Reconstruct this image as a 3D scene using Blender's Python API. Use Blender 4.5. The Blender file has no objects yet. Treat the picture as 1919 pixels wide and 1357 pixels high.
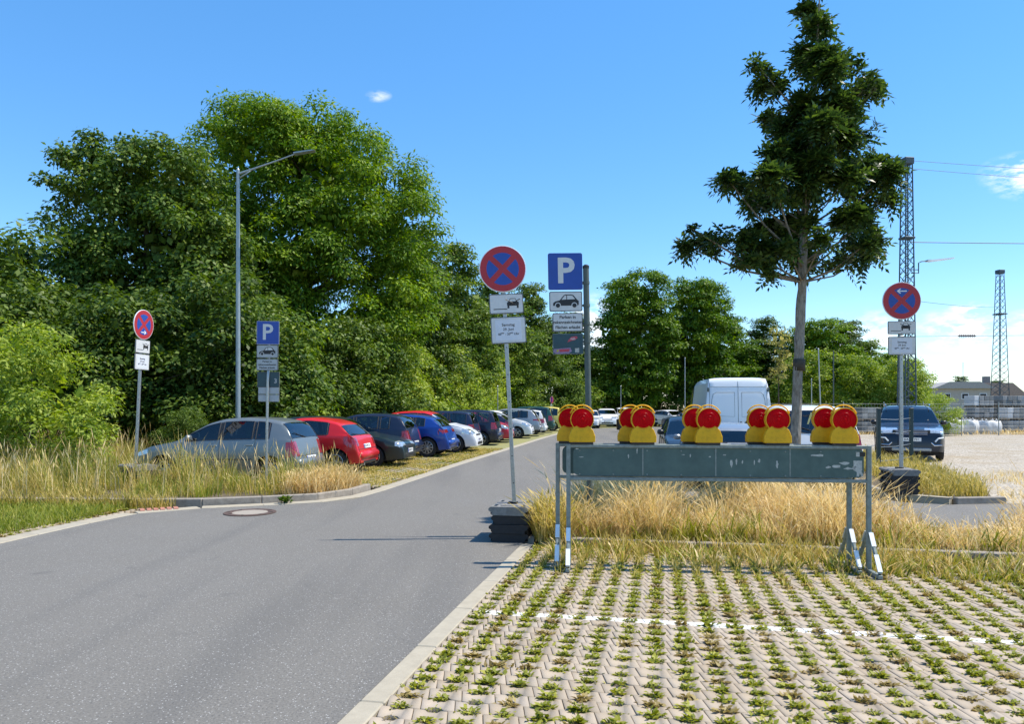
import bpy, bmesh, math, random
import numpy as np
from mathutils import Vector, Matrix

R = math.radians
random.seed(11)
rng = np.random.default_rng(11)
scene = bpy.context.scene
COL = scene.collection

# ------------------------------------------------------------------ camera
cam_d = bpy.data.cameras.new('camera')
cam = bpy.data.objects.new('camera', cam_d)
COL.objects.link(cam)
cam.location = (0, 0, 1.7)
cam.rotation_euler = (R(90), 0, 0)
cam_d.sensor_width = 36.0
cam_d.lens = 26.0
cam_d.shift_y = 0.044
cam_d.clip_end = 3000
scene.camera = cam

# ------------------------------------------------------------------ world, sun, exposure
SUN_EL, SUN_AZ = R(60), R(88)          # azimuth measured clockwise from +Y (the viewing direction)
world = bpy.data.worlds.new('World')
scene.world = world
world.use_nodes = True
wn, wl = world.node_tree.nodes, world.node_tree.links
wn.clear()
w_out = wn.new('ShaderNodeOutputWorld')
w_bg = wn.new('ShaderNodeBackground')
w_bg.inputs['Strength'].default_value = 0.15
sky = wn.new('ShaderNodeTexSky')
sky.sky_type = 'NISHITA'
sky.sun_disc = False
sky.sun_elevation = SUN_EL
sky.sun_rotation = SUN_AZ
sky.altitude = 100
sky.air_density = 1.0
sky.dust_density = 0.0
sky.ozone_density = 2.2
hue = wn.new('ShaderNodeHueSaturation')
hue.inputs['Saturation'].default_value = 1.3
hue.inputs['Value'].default_value = 1.22
wl.new(sky.outputs[0], hue.inputs['Color'])


def wmath(op, a, b=None):
    n = wn.new('ShaderNodeMath')
    n.operation = op
    for i, v in enumerate((a, b)):
        if v is None:
            continue
        if isinstance(v, (int, float)):
            n.inputs[i].default_value = v
        else:
            wl.new(v, n.inputs[i])
    return n.outputs[0]


# small fair-weather clouds: blobs in the sky broken up by noise
wtc = wn.new('ShaderNodeTexCoord')
wnz = wn.new('ShaderNodeTexNoise')
wmap = wn.new('ShaderNodeMapping')
wmap.inputs['Scale'].default_value = (1, 1, 2.6)
wl.new(wtc.outputs['Generated'], wmap.inputs[0])
wl.new(wmap.outputs[0], wnz.inputs['Vector'])
wnz.inputs['Scale'].default_value = 30
wnz.inputs['Detail'].default_value = 9
wnz.inputs['Roughness'].default_value = 0.62
sep = wn.new('ShaderNodeSeparateXYZ')
wl.new(wtc.outputs['Generated'], sep.inputs[0])
clouds = None
# (x/y, z/y, half width, half height, density)
for (cx, cz, ax, az, dens) in [(0.70, 0.312, .075, .036, .62), (0.605, 0.102, .075, .036, .7), (0.485, 0.092, .075, .045, .6),
                               (0.70, 0.105, .05, .03, .55), (0.60, 0.055, .10, .014, .5), (-0.181, 0.421, .020, .010, .26),
                               (0.115, 0.11, .05, .05, .7), (0.62, 0.132, .035, .012, .7), (1.0, 0.16, .16, .05, 1.0),
                               (1.3, 0.3, .2, .06, .9), (-1.2, 0.2, .15, .04, .8), (0.95, 0.07, .2, .02, .5)]:
    px = wmath('DIVIDE', sep.outputs[0], sep.outputs[1])
    pz = wmath('DIVIDE', sep.outputs[2], sep.outputs[1])
    dx = wmath('DIVIDE', wmath('SUBTRACT', px, cx), ax)
    dz = wmath('DIVIDE', wmath('SUBTRACT', pz, cz), az)
    d2 = wmath('ADD', wmath('MULTIPLY', dx, dx), wmath('MULTIPLY', dz, dz))
    f = wmath('MULTIPLY', wmath('SUBTRACT', 1.0, wmath('SQRT', d2)), dens)
    f = wmath('MAXIMUM', f, 0.0)
    clouds = f if clouds is None else wmath('MAXIMUM', clouds, f)
front = wmath('GREATER_THAN', sep.outputs[1], 0.05)
clouds = wmath('MULTIPLY', clouds, front)
cmask = wmath('MULTIPLY', clouds, wmath('MULTIPLY', wmath('SUBTRACT', wnz.outputs['Fac'], 0.44), 16.0))
cclamp = wn.new('ShaderNodeClamp')
wl.new(cmask, cclamp.inputs[0])
cmask = wmath('MULTIPLY', cclamp.outputs[0], 0.88)
cmix = wn.new('ShaderNodeMixRGB')
cmix.inputs[2].default_value = (6.6, 6.8, 7.0, 1)
wl.new(cmask, cmix.inputs[0])
sflat = wn.new('ShaderNodeMixRGB')      # evens out the steep step from zenith to horizon
sflat.inputs[0].default_value = 0.26
sflat.inputs[2].default_value = (1.05, 2.75, 5.6, 1)
wl.new(hue.outputs[0], sflat.inputs[1])
wl.new(sflat.outputs[0], cmix.inputs[1])
wl.new(cmix.outputs[0], w_bg.inputs['Color'])
wl.new(w_bg.outputs[0], w_out.inputs['Surface'])

sun_d = bpy.data.lights.new('sun', 'SUN')
sun_d.energy = 5.0
sun_d.angle = R(0.53)
sun_d.color = (1.0, 0.92, 0.79)
sun = bpy.data.objects.new('sun', sun_d)
COL.objects.link(sun)
sun_dir = Vector((math.sin(SUN_AZ) * math.cos(SUN_EL), math.cos(SUN_AZ) * math.cos(SUN_EL), math.sin(SUN_EL)))
sun.rotation_euler = sun_dir.to_track_quat('Z', 'Y').to_euler()
sun.location = (30, 0, 60)

scene.view_settings.view_transform = 'Standard'
scene.view_settings.look = 'None'
scene.view_settings.exposure = 0.40
scene.view_settings.gamma = 1.0
scene.view_settings.use_curve_mapping = False
scene.render.engine = 'CYCLES'
scene.cycles.use_denoising = True
scene.cycles.max_bounces = 6
scene.cycles.diffuse_bounces = 3
scene.cycles.glossy_bounces = 3
scene.cycles.transmission_bounces = 4
scene.cycles.transparent_max_bounces = 8
scene.cycles.caustics_reflective = False
scene.cycles.caustics_refractive = False

# ------------------------------------------------------------------ materials
MATS = {}


class NT:
    """small helper for building node trees"""

    def __init__(self, name):
        self.m = bpy.data.materials.new(name)
        self.m.use_nodes = True
        self.n, self.l = self.m.node_tree.nodes, self.m.node_tree.links
        self.b = self.n['Principled BSDF']
        self.out = self.n['Material Output']
        MATS[name] = self.m

    def new(self, t, **kw):
        n = self.n.new(t)
        for k, v in kw.items():
            setattr(n, k, v)
        return n

    def put(self, v, sock):
        if isinstance(v, (int, float)):
            sock.default_value = v
        elif isinstance(v, tuple):
            sock.default_value = v if len(v) == 4 or sock.type == 'VECTOR' else (*v, 1)
        else:
            self.l.new(v, sock)

    def math(self, op, a, b=0.0):
        n = self.new('ShaderNodeMath', operation=op)
        self.put(a, n.inputs[0])
        self.put(b, n.inputs[1])
        return n.outputs[0]

    def mix(self, f, a, b):
        n = self.new('ShaderNodeMixRGB')
        self.put(f, n.inputs[0])
        self.put(a, n.inputs[1])
        self.put(b, n.inputs[2])
        return n.outputs[0]

    def noise(self, scale, detail=4, rough=.6, vec=None):
        n = self.new('ShaderNodeTexNoise')
        n.inputs['Scale'].default_value = scale
        n.inputs['Detail'].default_value = detail
        n.inputs['Roughness'].default_value = rough
        if vec is not None:
            self.l.new(vec, n.inputs['Vector'])
        return n.outputs['Fac']

    def ramp(self, f, stops):
        n = self.new('ShaderNodeValToRGB')
        e = n.color_ramp.elements
        while len(e) < len(stops):
            e.new(0.5)
        for i, (p, c) in enumerate(stops):
            e[i].position = p
            e[i].color = (*c, 1) if len(c) == 3 else c
        self.put(f, n.inputs[0])
        return n.outputs[0]

    def pos(self):
        return self.new('ShaderNodeNewGeometry').outputs['Position']

    def obj(self):
        return self.new('ShaderNodeTexCoord').outputs['Object']

    def bump(self, h, strength=.3, dist=.01):
        n = self.new('ShaderNodeBump')
        n.inputs['Strength'].default_value = strength
        n.inputs['Distance'].default_value = dist
        self.put(h, n.inputs['Height'])
        self.l.new(n.outputs[0], self.b.inputs['Normal'])

    def col(self, v):
        self.put(v, self.b.inputs['Base Color'])

    def set(self, **kw):
        for k, v in kw.items():
            self.b.inputs[k.replace('_', ' ')].default_value = v
        return self


def plain(name, c, rough=.5, metal=0., var=0.12, scale=12., coat=0., bump=0.):
    t = NT(name)
    f = t.noise(scale, 5, .65, t.obj())
    lo = tuple(max(0, x * (1 - var)) for x in c)
    hi = tuple(min(1, x * (1 + var)) for x in c)
    t.col(t.ramp(f, [(.3, lo), (.7, hi)]))
    t.b.inputs['Roughness'].default_value = rough
    t.b.inputs['Metallic'].default_value = metal
    t.b.inputs['Coat Weight'].default_value = coat
    t.b.inputs['Coat Roughness'].default_value = .04
    if bump:
        t.bump(f, bump, .004)
    return t.m


def paint(name, c, metal=0.0):
    """car paint: clear coat over a faintly dusty base"""
    t = NT(name)
    g = t.noise(3.0, 4, .6, t.obj())
    dirt = t.noise(40, 3, .6, t.obj())
    base = t.mix(t.math('MULTIPLY', t.math('SUBTRACT', dirt, .45), .05), (*c, 1), (.32, .30, .26, 1))
    t.col(base)
    t.b.inputs['Metallic'].default_value = metal
    t.b.inputs['Roughness'].default_value = .38
    t.put(t.ramp(g, [(.3, (.30, .30, .30)), (.7, (.42, .42, .42))]), t.b.inputs['Roughness'])
    t.b.inputs['Coat Weight'].default_value = .55
    t.b.inputs['Specular IOR Level'].default_value = .3
    t.b.inputs['Coat Roughness'].default_value = .05
    return t.m


def foliage(name, dark, mid, light, transl=.35, rough=.5, patch=.35):
    """leaf material: each leaf its own tone, larger patches of lighter growth"""
    t = NT(name)
    gi = t.new('ShaderNodeNewGeometry')
    oi = t.new('ShaderNodeObjectInfo')
    nz = t.noise(patch, 3, .6, gi.outputs['Position'])
    f = t.math('ADD', t.math('MULTIPLY', gi.outputs['Random Per Island'], .62), t.math('MULTIPLY', nz, .62))
    f = t.math('ADD', f, t.math('MULTIPLY', t.math('SUBTRACT', oi.outputs['Random'], .5), .16))
    c = t.ramp(f, [(.12, dark), (.55, mid), (1.0, light)])
    t.col(c)
    t.b.inputs['Roughness'].default_value = rough
    t.b.inputs['Specular IOR Level'].default_value = .22
    tr = t.new('ShaderNodeBsdfTranslucent')
    hs = t.new('ShaderNodeHueSaturation')
    hs.inputs['Saturation'].default_value = 1.15
    hs.inputs['Value'].default_value = 1.5
    t.l.new(c, hs.inputs['Color'])
    t.l.new(hs.outputs[0], tr.inputs['Color'])
    mx = t.new('ShaderNodeMixShader')
    mx.inputs[0].default_value = transl
    t.l.new(t.b.outputs[0], mx.inputs[1])
    t.l.new(tr.outputs[0], mx.inputs[2])
    t.l.new(mx.outputs[0], t.out.inputs['Surface'])
    return t.m


PAVE_A = math.atan(0.2035)
CA, SA = math.cos(PAVE_A), math.sin(PAVE_A)


def uv2w(u, v):
    return (u * CA + v * SA, -u * SA + v * CA)


def w2uv(x, y):
    return (x * CA - y * SA, x * SA + y * CA)


# asphalt: grey binder, pale aggregate
t = NT('asphalt')
P = t.pos()
big = t.noise(.35, 4, .6, P)
mid_ = t.noise(60, 3, .7, P)
vo = t.new('ShaderNodeTexVoronoi')
vo.inputs['Scale'].default_value = 85
t.l.new(P, vo.inputs['Vector'])
grain = t.noise(260, 2, .6, P)
c = t.ramp(mid_, [(.3, (.112, .104, .090)), (.7, (.212, .197, .172))])
c = t.mix(t.math('MULTIPLY', t.math('SUBTRACT', big, .35), .6), c, (.20, .194, .184, 1))
pm = t.new('ShaderNodeMapping')
pm.inputs['Rotation'].default_value = (0, 0, R(10))
pm.inputs['Scale'].default_value = (1.1, .10, 1)
t.l.new(P, pm.inputs[0])
trk = t.noise(1.1, 3, .5, pm.outputs[0])
c = t.mix(t.ramp(trk, [(.50, (0, 0, 0)), (.66, (.30, .30, .30))]), c, (.085, .083, .08, 1))
spot = t.noise(2.6, 2, .4, P)
c = t.mix(t.ramp(spot, [(.70, (0, 0, 0)), (.78, (.35, .35, .35))]), c, (.07, .068, .065, 1))
crk = t.new('ShaderNodeTexVoronoi', feature='DISTANCE_TO_EDGE')
crk.inputs['Scale'].default_value = .16
crv = t.new('ShaderNodeVectorMath', operation='ADD')
crn = t.new('ShaderNodeTexNoise')
crn.inputs['Scale'].default_value = 1.4
crn.inputs['Detail'].default_value = 6
t.l.new(P, crn.inputs['Vector'])
t.l.new(P, crv.inputs[0])
t.l.new(crn.outputs['Color'], crv.inputs[1])
t.l.new(crv.outputs[0], crk.inputs['Vector'])
ck = t.math('LESS_THAN', crk.outputs['Distance'], .0009)
c = t.mix(t.math('MULTIPLY', ck, .22), c, (.05, .05, .05, 1))
vr = t.new('ShaderNodeSeparateColor')
t.l.new(vo.outputs['Color'], vr.inputs[0])
stone = t.math('MULTIPLY', t.math('GREATER_THAN', vr.outputs[0], .89), t.math('LESS_THAN', vo.outputs['Distance'], .38))
c = t.mix(t.math('MULTIPLY', stone, .75), c, (.46, .45, .43, 1))
dk = t.math('MULTIPLY', t.math('LESS_THAN', vr.outputs[1], .18), t.math('LESS_THAN', vo.outputs['Distance'], .4))
c = t.mix(t.math('MULTIPLY', dk, .55), c, (.06, .06, .062, 1))
t.col(c)
t.set(Roughness=.85)
t.bump(t.math('ADD', grain, vo.outputs['Distance']), .35, .004)

# concrete paving block, painted bay line included
t = NT('paving_block')
P = t.pos()
gi = t.new('ShaderNodeNewGeometry')
oi = t.new('ShaderNodeObjectInfo')
rnd = t.math('FRACT', t.math('ADD', gi.outputs['Random Per Island'], t.math('MULTIPLY', oi.outputs['Random'], 7.3)))
c = t.ramp(rnd, [(.0, (.345, .275, .195)), (.5, (.415, .338, .245)), (1., (.440, .360, .275))])
st = t.noise(2.2, 5, .65, P)
c = t.mix(t.ramp(st, [(.45, (0, 0, 0)), (.75, (.55, .55, .55))]), c, (.33, .305, .265, 1))
fine = t.noise(130, 3, .7, P)
c = t.mix(t.math('MULTIPLY', fine, .25), c, (.24, .21, .18, 1))
sx = t.new('ShaderNodeSeparateXYZ')
t.l.new(P, sx.inputs[0])
vv = t.math('ADD', t.math('MULTIPLY', sx.outputs[0], SA), t.math('MULTIPLY', sx.outputs[1], CA))
uu = t.math('SUBTRACT', t.math('MULTIPLY', sx.outputs[0], CA), t.math('MULTIPLY', sx.outputs[1], SA))
ln = t.math('LESS_THAN', t.math('ABSOLUTE', t.math('SUBTRACT', vv, 5.95)), .052)
ln = t.math('MULTIPLY', ln, t.math('GREATER_THAN', uu, -1.5))
wear = t.ramp(t.noise(38, 4, .7, P), [(.34, (0, 0, 0)), (.46, (1, 1, 1))])
c = t.mix(t.math('MULTIPLY', t.math('MULTIPLY', ln, wear), .93), c, (.82, .81, .78, 1))
t.col(c)
t.set(Roughness=.9)
t.bump(fine, .4, .003)

# paving seen too far off to tell the blocks apart
t = NT('paving_far')
P = t.pos()
mp = t.new('ShaderNodeMapping')
mp.inputs['Rotation'].default_value = (0, 0, R(9.5))
t.l.new(P, mp.inputs[0])
br = t.new('ShaderNodeTexBrick')
t.l.new(mp.outputs[0], br.inputs['Vector'])
br.inputs['Color1'].default_value = (.33, .29, .23, 1)
br.inputs['Color2'].default_value = (.28, .25, .20, 1)
br.inputs['Mortar'].default_value = (.15, .17, .05, 1)
br.inputs['Scale'].default_value = 1.0
br.inputs['Mortar Size'].default_value = .028
br.inputs['Brick Width'].default_value = .2
br.inputs['Row Height'].default_value = .15
g = t.noise(1.2, 5, .7, P)
c = t.mix(t.ramp(g, [(.36, (.25, .25, .25)), (.56, (.92, .92, .92))]), br.outputs['Color'], (.27, .26, .085, 1))
t.col(c)
t.set(Roughness=.9)

# concrete edging and kerbs
t = NT('concrete')
P = t.pos()
oi = t.new('ShaderNodeObjectInfo')
f = t.noise(6, 6, .7, P)
c = t.ramp(f, [(.3, (.34, .295, .215)), (.7, (.46, .405, .30))])
c = t.mix(t.math('MULTIPLY', oi.outputs['Random'], .35), c, (.35, .33, .28, 1))
sp = t.noise(90, 3, .7, P)
c = t.mix(t.math('MULTIPLY', sp, .3), c, (.26, .24, .2, 1))
t.col(c)
t.set(Roughness=.9)
t.bump(sp, .3, .004)

t = NT('kerb_concrete')
P = t.pos()
f = t.noise(9, 6, .7, P)
c = t.ramp(f, [(.3, (.22, .19, .155)), (.7, (.36, .32, .27))])
t.col(c)
t.set(Roughness=.95)
t.bump(f, .4, .01)

# soils
t = NT('soil')
P = t.pos()
f = t.noise(14, 6, .7, P)
c = t.ramp(f, [(.3, (.075, .058, .036)), (.7, (.17, .135, .085))])
t.col(c)
t.set(Roughness=1.)
t.bump(f, .6, .02)

t = NT('dry_ground')
P = t.pos()
f = t.noise(.4, 6, .7, P)
g = t.noise(25, 4, .7, P)
c = t.ramp(f, [(.3, (.14, .16, .045)), (.5, (.28, .23, .11)), (.7, (.36, .29, .15))])
c = t.mix(t.math('MULTIPLY', g, .4), c, (.12, .10, .05, 1))
t.col(c)
t.set(Roughness=1.)
t.bump(g, .6, .03)

t = NT('gravel')
P = t.pos()
vo = t.new('ShaderNodeTexVoronoi')
vo.inputs['Scale'].default_value = 22
t.l.new(P, vo.inputs['Vector'])
f = t.noise(.5, 5, .65, P)
vr = t.new('ShaderNodeSeparateColor')
t.l.new(vo.outputs['Color'], vr.inputs[0])
c = t.ramp(vr.outputs[0], [(.0, (.24, .20, .155)), (.6, (.43, .375, .295)), (1., (.56, .51, .43))])
c = t.mix(t.ramp(f, [(.45, (0, 0, 0)), (.68, (.8, .8, .8))]), c, (.34, .27, .17, 1))
t.col(c)
t.set(Roughness=.95)
t.bump(vo.outputs['Distance'], .8, .03)

# plants
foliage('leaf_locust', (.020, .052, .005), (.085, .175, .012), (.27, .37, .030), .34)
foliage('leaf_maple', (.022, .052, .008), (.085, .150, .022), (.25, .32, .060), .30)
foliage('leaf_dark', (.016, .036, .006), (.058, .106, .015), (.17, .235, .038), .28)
foliage('leaf_ash', (.012, .030, .010), (.036, .070, .018), (.12, .18, .035), .32, rough=.40, patch=.8)
foliage('leaf_shrub', (.050, .092, .010), (.145, .230, .024), (.33, .39, .060), .36)
foliage('leaf_bright', (.070, .120, .014), (.225, .315, .040), (.48, .52, .10), .36)
foliage('leaf_yellow', (.10, .12, .02), (.26, .26, .06), (.48, .42, .16), .35)
foliage('grass_green', (.070, .105, .012), (.215, .260, .038), (.50, .45, .11), .36, patch=1.2)
foliage('grass_straw', (.24, .17, .055), (.68, .50, .22), (.90, .76, .46), .30, patch=1.1)
foliage('grass_mixed', (.12, .120, .018), (.38, .315, .075), (.74, .58, .24), .34, patch=.9)
foliage('weed', (.080, .095, .010), (.215, .240, .028), (.46, .44, .085), .28, patch=3.0)
foliage('weed_dry', (.12, .085, .03), (.25, .19, .06), (.45, .36, .14), .25, patch=3.0)

t = NT('bark')
o = t.obj()
mp = t.new('ShaderNodeMapping')
mp.inputs['Scale'].default_value = (9, 9, 2.2)
t.l.new(o, mp.inputs[0])
f = t.noise(4, 6, .7, mp.outputs[0])
t.col(t.ramp(f, [(.3, (.10, .088, .07)), (.5, (.23, .21, .18)), (.72, (.38, .355, .31))]))
t.set(Roughness=.95)
t.bump(f, .7, .02)
t = NT('bark_dark')
f = t.noise(6, 5, .7, t.obj())
t.col(t.ramp(f, [(.3, (.035, .03, .024)), (.7, (.10, .085, .065))]))
t.set(Roughness=1.)

# metals, plastics, paints
plain('galvanised', (.36, .38, .385), .42, .75, .18, 30)
plain('post_grey', (.075, .10, .092), .6, .0, .15, 20)
plain('frame_steel', (.21, .245, .232), .6, .2, .25, 25)
plain('lamp_post', (.30, .35, .36), .45, .5, .12, 10)
plain('dark_green_steel', (.012, .038, .042), .5, .1, .2, 20)
plain('mast_steel', (.055, .085, .105), .6, .3, .2, 6)
plain('wire', (.05, .07, .09), .6, .3, .1, 6)
plain('rubber', (.018, .018, .02), .75, 0, .3, 20, bump=.3)
plain('rubber_dusty', (.20, .195, .185), .85, 0, .22, 24, bump=.3)
plain('black_plastic', (.016, .016, .018), .5, 0, .2, 20)
plain('white_film', (.78, .79, .80), .4, 0, .04, 9)
plain('white_reflector', (.82, .84, .85), .35, 0, .06, 12)
plain('plate_white', (.62, .62, .615), .5, 0, .06, 14)
plain('paper_white', (.66, .68, .74), .6, 0, .05, 10)
plain('sign_red', (.42, .012, .022), .38, 0, .08, 8)
plain('sign_blue', (.008, .060, .34), .38, 0, .08, 8)
plain('sign_black', (.012, .012, .014), .5, 0, .1, 9)
plain('sign_back', (.33, .34, .34), .5, .4, .1, 9)
plain('sign_grey', (.40, .42, .43), .5, .1, .08, 9)
plain('sign_teal', (.012, .055, .072), .4, 0, .15, 12)
plain('sticker_red', (.48, .05, .08), .5, 0, .3, 60)
plain('sticker_purple', (.26, .18, .30), .5, 0, .4, 70)
plain('sticker_yellow', (.50, .38, .05), .5, 0, .2, 60)
plain('sticker_pale', (.42, .43, .40), .8, 0, .25, 60)
plain('iron_rust', (.105, .068, .055), .8, .2, .25, 30, bump=.4)
plain('brick_red', (.40, .18, .13), .9, 0, .2, 30)
plain('manhole_concrete', (.32, .28, .23), .9, 0, .1, 30)
plain('block_grey', (.27, .275, .27), .9, 0, .2, 3)
plain('block_dark', (.19, .195, .19), .9, 0, .2, 3)
plain('wrap_white', (.60, .60, .59), .6, 0, .1, 5)
plain('pallet_wood', (.19, .14, .09), .9, 0, .2, 10)
plain('render_wall', (.40, .37, .33), .9, 0, .1, 2)
plain('roof_tile', (.34, .25, .20), .9, 0, .2, 4)
plain('roof_grey', (.36, .34, .32), .9, 0, .15, 4)
plain('tyre', (.017, .017, .018), .8, 0, .3, 25)
plain('rim_alloy', (.50, .51, .52), .35, .85, .1, 8)
plain('chrome', (.65, .66, .67), .18, 1., .05, 8)
plain('car_interior', (.030, .031, .034), .9, 0, .2, 12)
plain('seat_cloth', (.085, .086, .09), .95, 0, .2, 30)
plain('plate_sheet', (.78, .78, .76), .45, 0, .05, 9)
plain('euro_blue', (.01, .04, .35), .5, 0, .05, 9)

# lamp housing: yellow plastic with scuffs
t = NT('lamp_yellow')
f = t.noise(18, 6, .75, t.obj())
c = t.ramp(f, [(.28, (.52, .29, .010)), (.5, (.84, .50, .008)), (.8, (.90, .56, .012))])
d = t.noise(70, 3, .7, t.obj())
c = t.mix(t.ramp(d, [(.66, (0, 0, 0)), (.74, (.7, .7, .7))]), c, (.16, .085, .02, 1))
t.col(c)
t.set(Roughness=.5)
tr = t.new('ShaderNodeBsdfTranslucent')
tr.inputs['Color'].default_value = (.95, .58, .01, 1)
mx = t.new('ShaderNodeMixShader')
mx.inputs[0].default_value = .25
t.l.new(t.b.outputs[0], mx.inputs[1])
t.l.new(tr.outputs[0], mx.inputs[2])
t.l.new(mx.outputs[0], t.out.inputs['Surface'])

# lamp lens: red moulded plastic with concentric ribs, lets light through
t = NT('lamp_red')
o = t.obj()
wv = t.new('ShaderNodeTexWave', wave_type='RINGS', rings_direction='Y')
wv.inputs['Scale'].default_value = 20
lm = t.new('ShaderNodeMapping')
lm.inputs['Location'].default_value = (0, 0, -.262)
t.l.new(o, lm.inputs[0])
t.l.new(lm.outputs[0], wv.inputs['Vector'])
f = t.noise(14, 4, .6, o)
t.col(t.ramp(f, [(.3, (.55, .001, .004)), (.7, (.74, .002, .008))]))
t.set(Roughness=.3)
t.b.inputs['Specular IOR Level'].default_value = .14
t.bump(wv.outputs['Fac'], .6, .004)
tr = t.new('ShaderNodeBsdfTranslucent')
tr.inputs['Color'].default_value = (.8, .003, .008, 1)
mx = t.new('ShaderNodeMixShader')
mx.inputs[0].default_value = .30
t.l.new(t.b.outputs[0], mx.inputs[1])
t.l.new(tr.outputs[0], mx.inputs[2])
t.l.new(mx.outputs[0], t.out.inputs['Surface'])

# barrier board back: dull blue-green sheet with scratches and paint scraps
t = NT('board_sheet')
o = t.obj()
f = t.noise(5, 6, .7, o)
c = t.ramp(f, [(.3, (.042, .082, .078)), (.7, (.078, .135, .124))])
mp = t.new('ShaderNodeMapping')
mp.inputs['Scale'].default_value = (7, 1, 26)
t.l.new(o, mp.inputs[0])
s = t.noise(3.2, 6, .75, mp.outputs[0])
c = t.mix(t.ramp(s, [(.655, (0, 0, 0)), (.70, (.75, .75, .75))]), c, (.27, .30, .29, 1))
t.col(c)
t.set(Roughness=.55)

# car glass: tinted, mirror-like at a slant
t = NT('car_glass')
tp = t.new('ShaderNodeBsdfTransparent')
tp.inputs['Color'].default_value = (.48, .54, .53, 1)
gl = t.new('ShaderNodeBsdfGlossy')
gl.inputs['Roughness'].default_value = .02
gl.inputs['Color'].default_value = (.95, .97, 1, 1)
fr = t.new('ShaderNodeFresnel')
fr.inputs['IOR'].default_value = 1.75
mx = t.new('ShaderNodeMixShader')
t.l.new(fr.outputs[0], mx.inputs[0])
t.l.new(tp.outputs[0], mx.inputs[1])
t.l.new(gl.outputs[0], mx.inputs[2])
t.l.new(mx.outputs[0], t.out.inputs['Surface'])

t = NT('light_red')
t.col(t.ramp(t.noise(30, 2, .5, t.obj()), [(.3, (.20, .006, .012)), (.7, (.42, .02, .03))]))
t.set(Roughness=.12)
t.b.inputs['Coat Weight'].default_value = 1.
t = NT('light_clear')
t.col(t.ramp(t.noise(30, 2, .5, t.obj()), [(.3, (.35, .37, .38)), (.7, (.70, .72, .73))]))
t.set(Roughness=.1, Metallic=.5)
t.b.inputs['Coat Weight'].default_value = 1.

# ------------------------------------------------------------------ mesh helpers
def M(name):
    return MATS[name]


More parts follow.
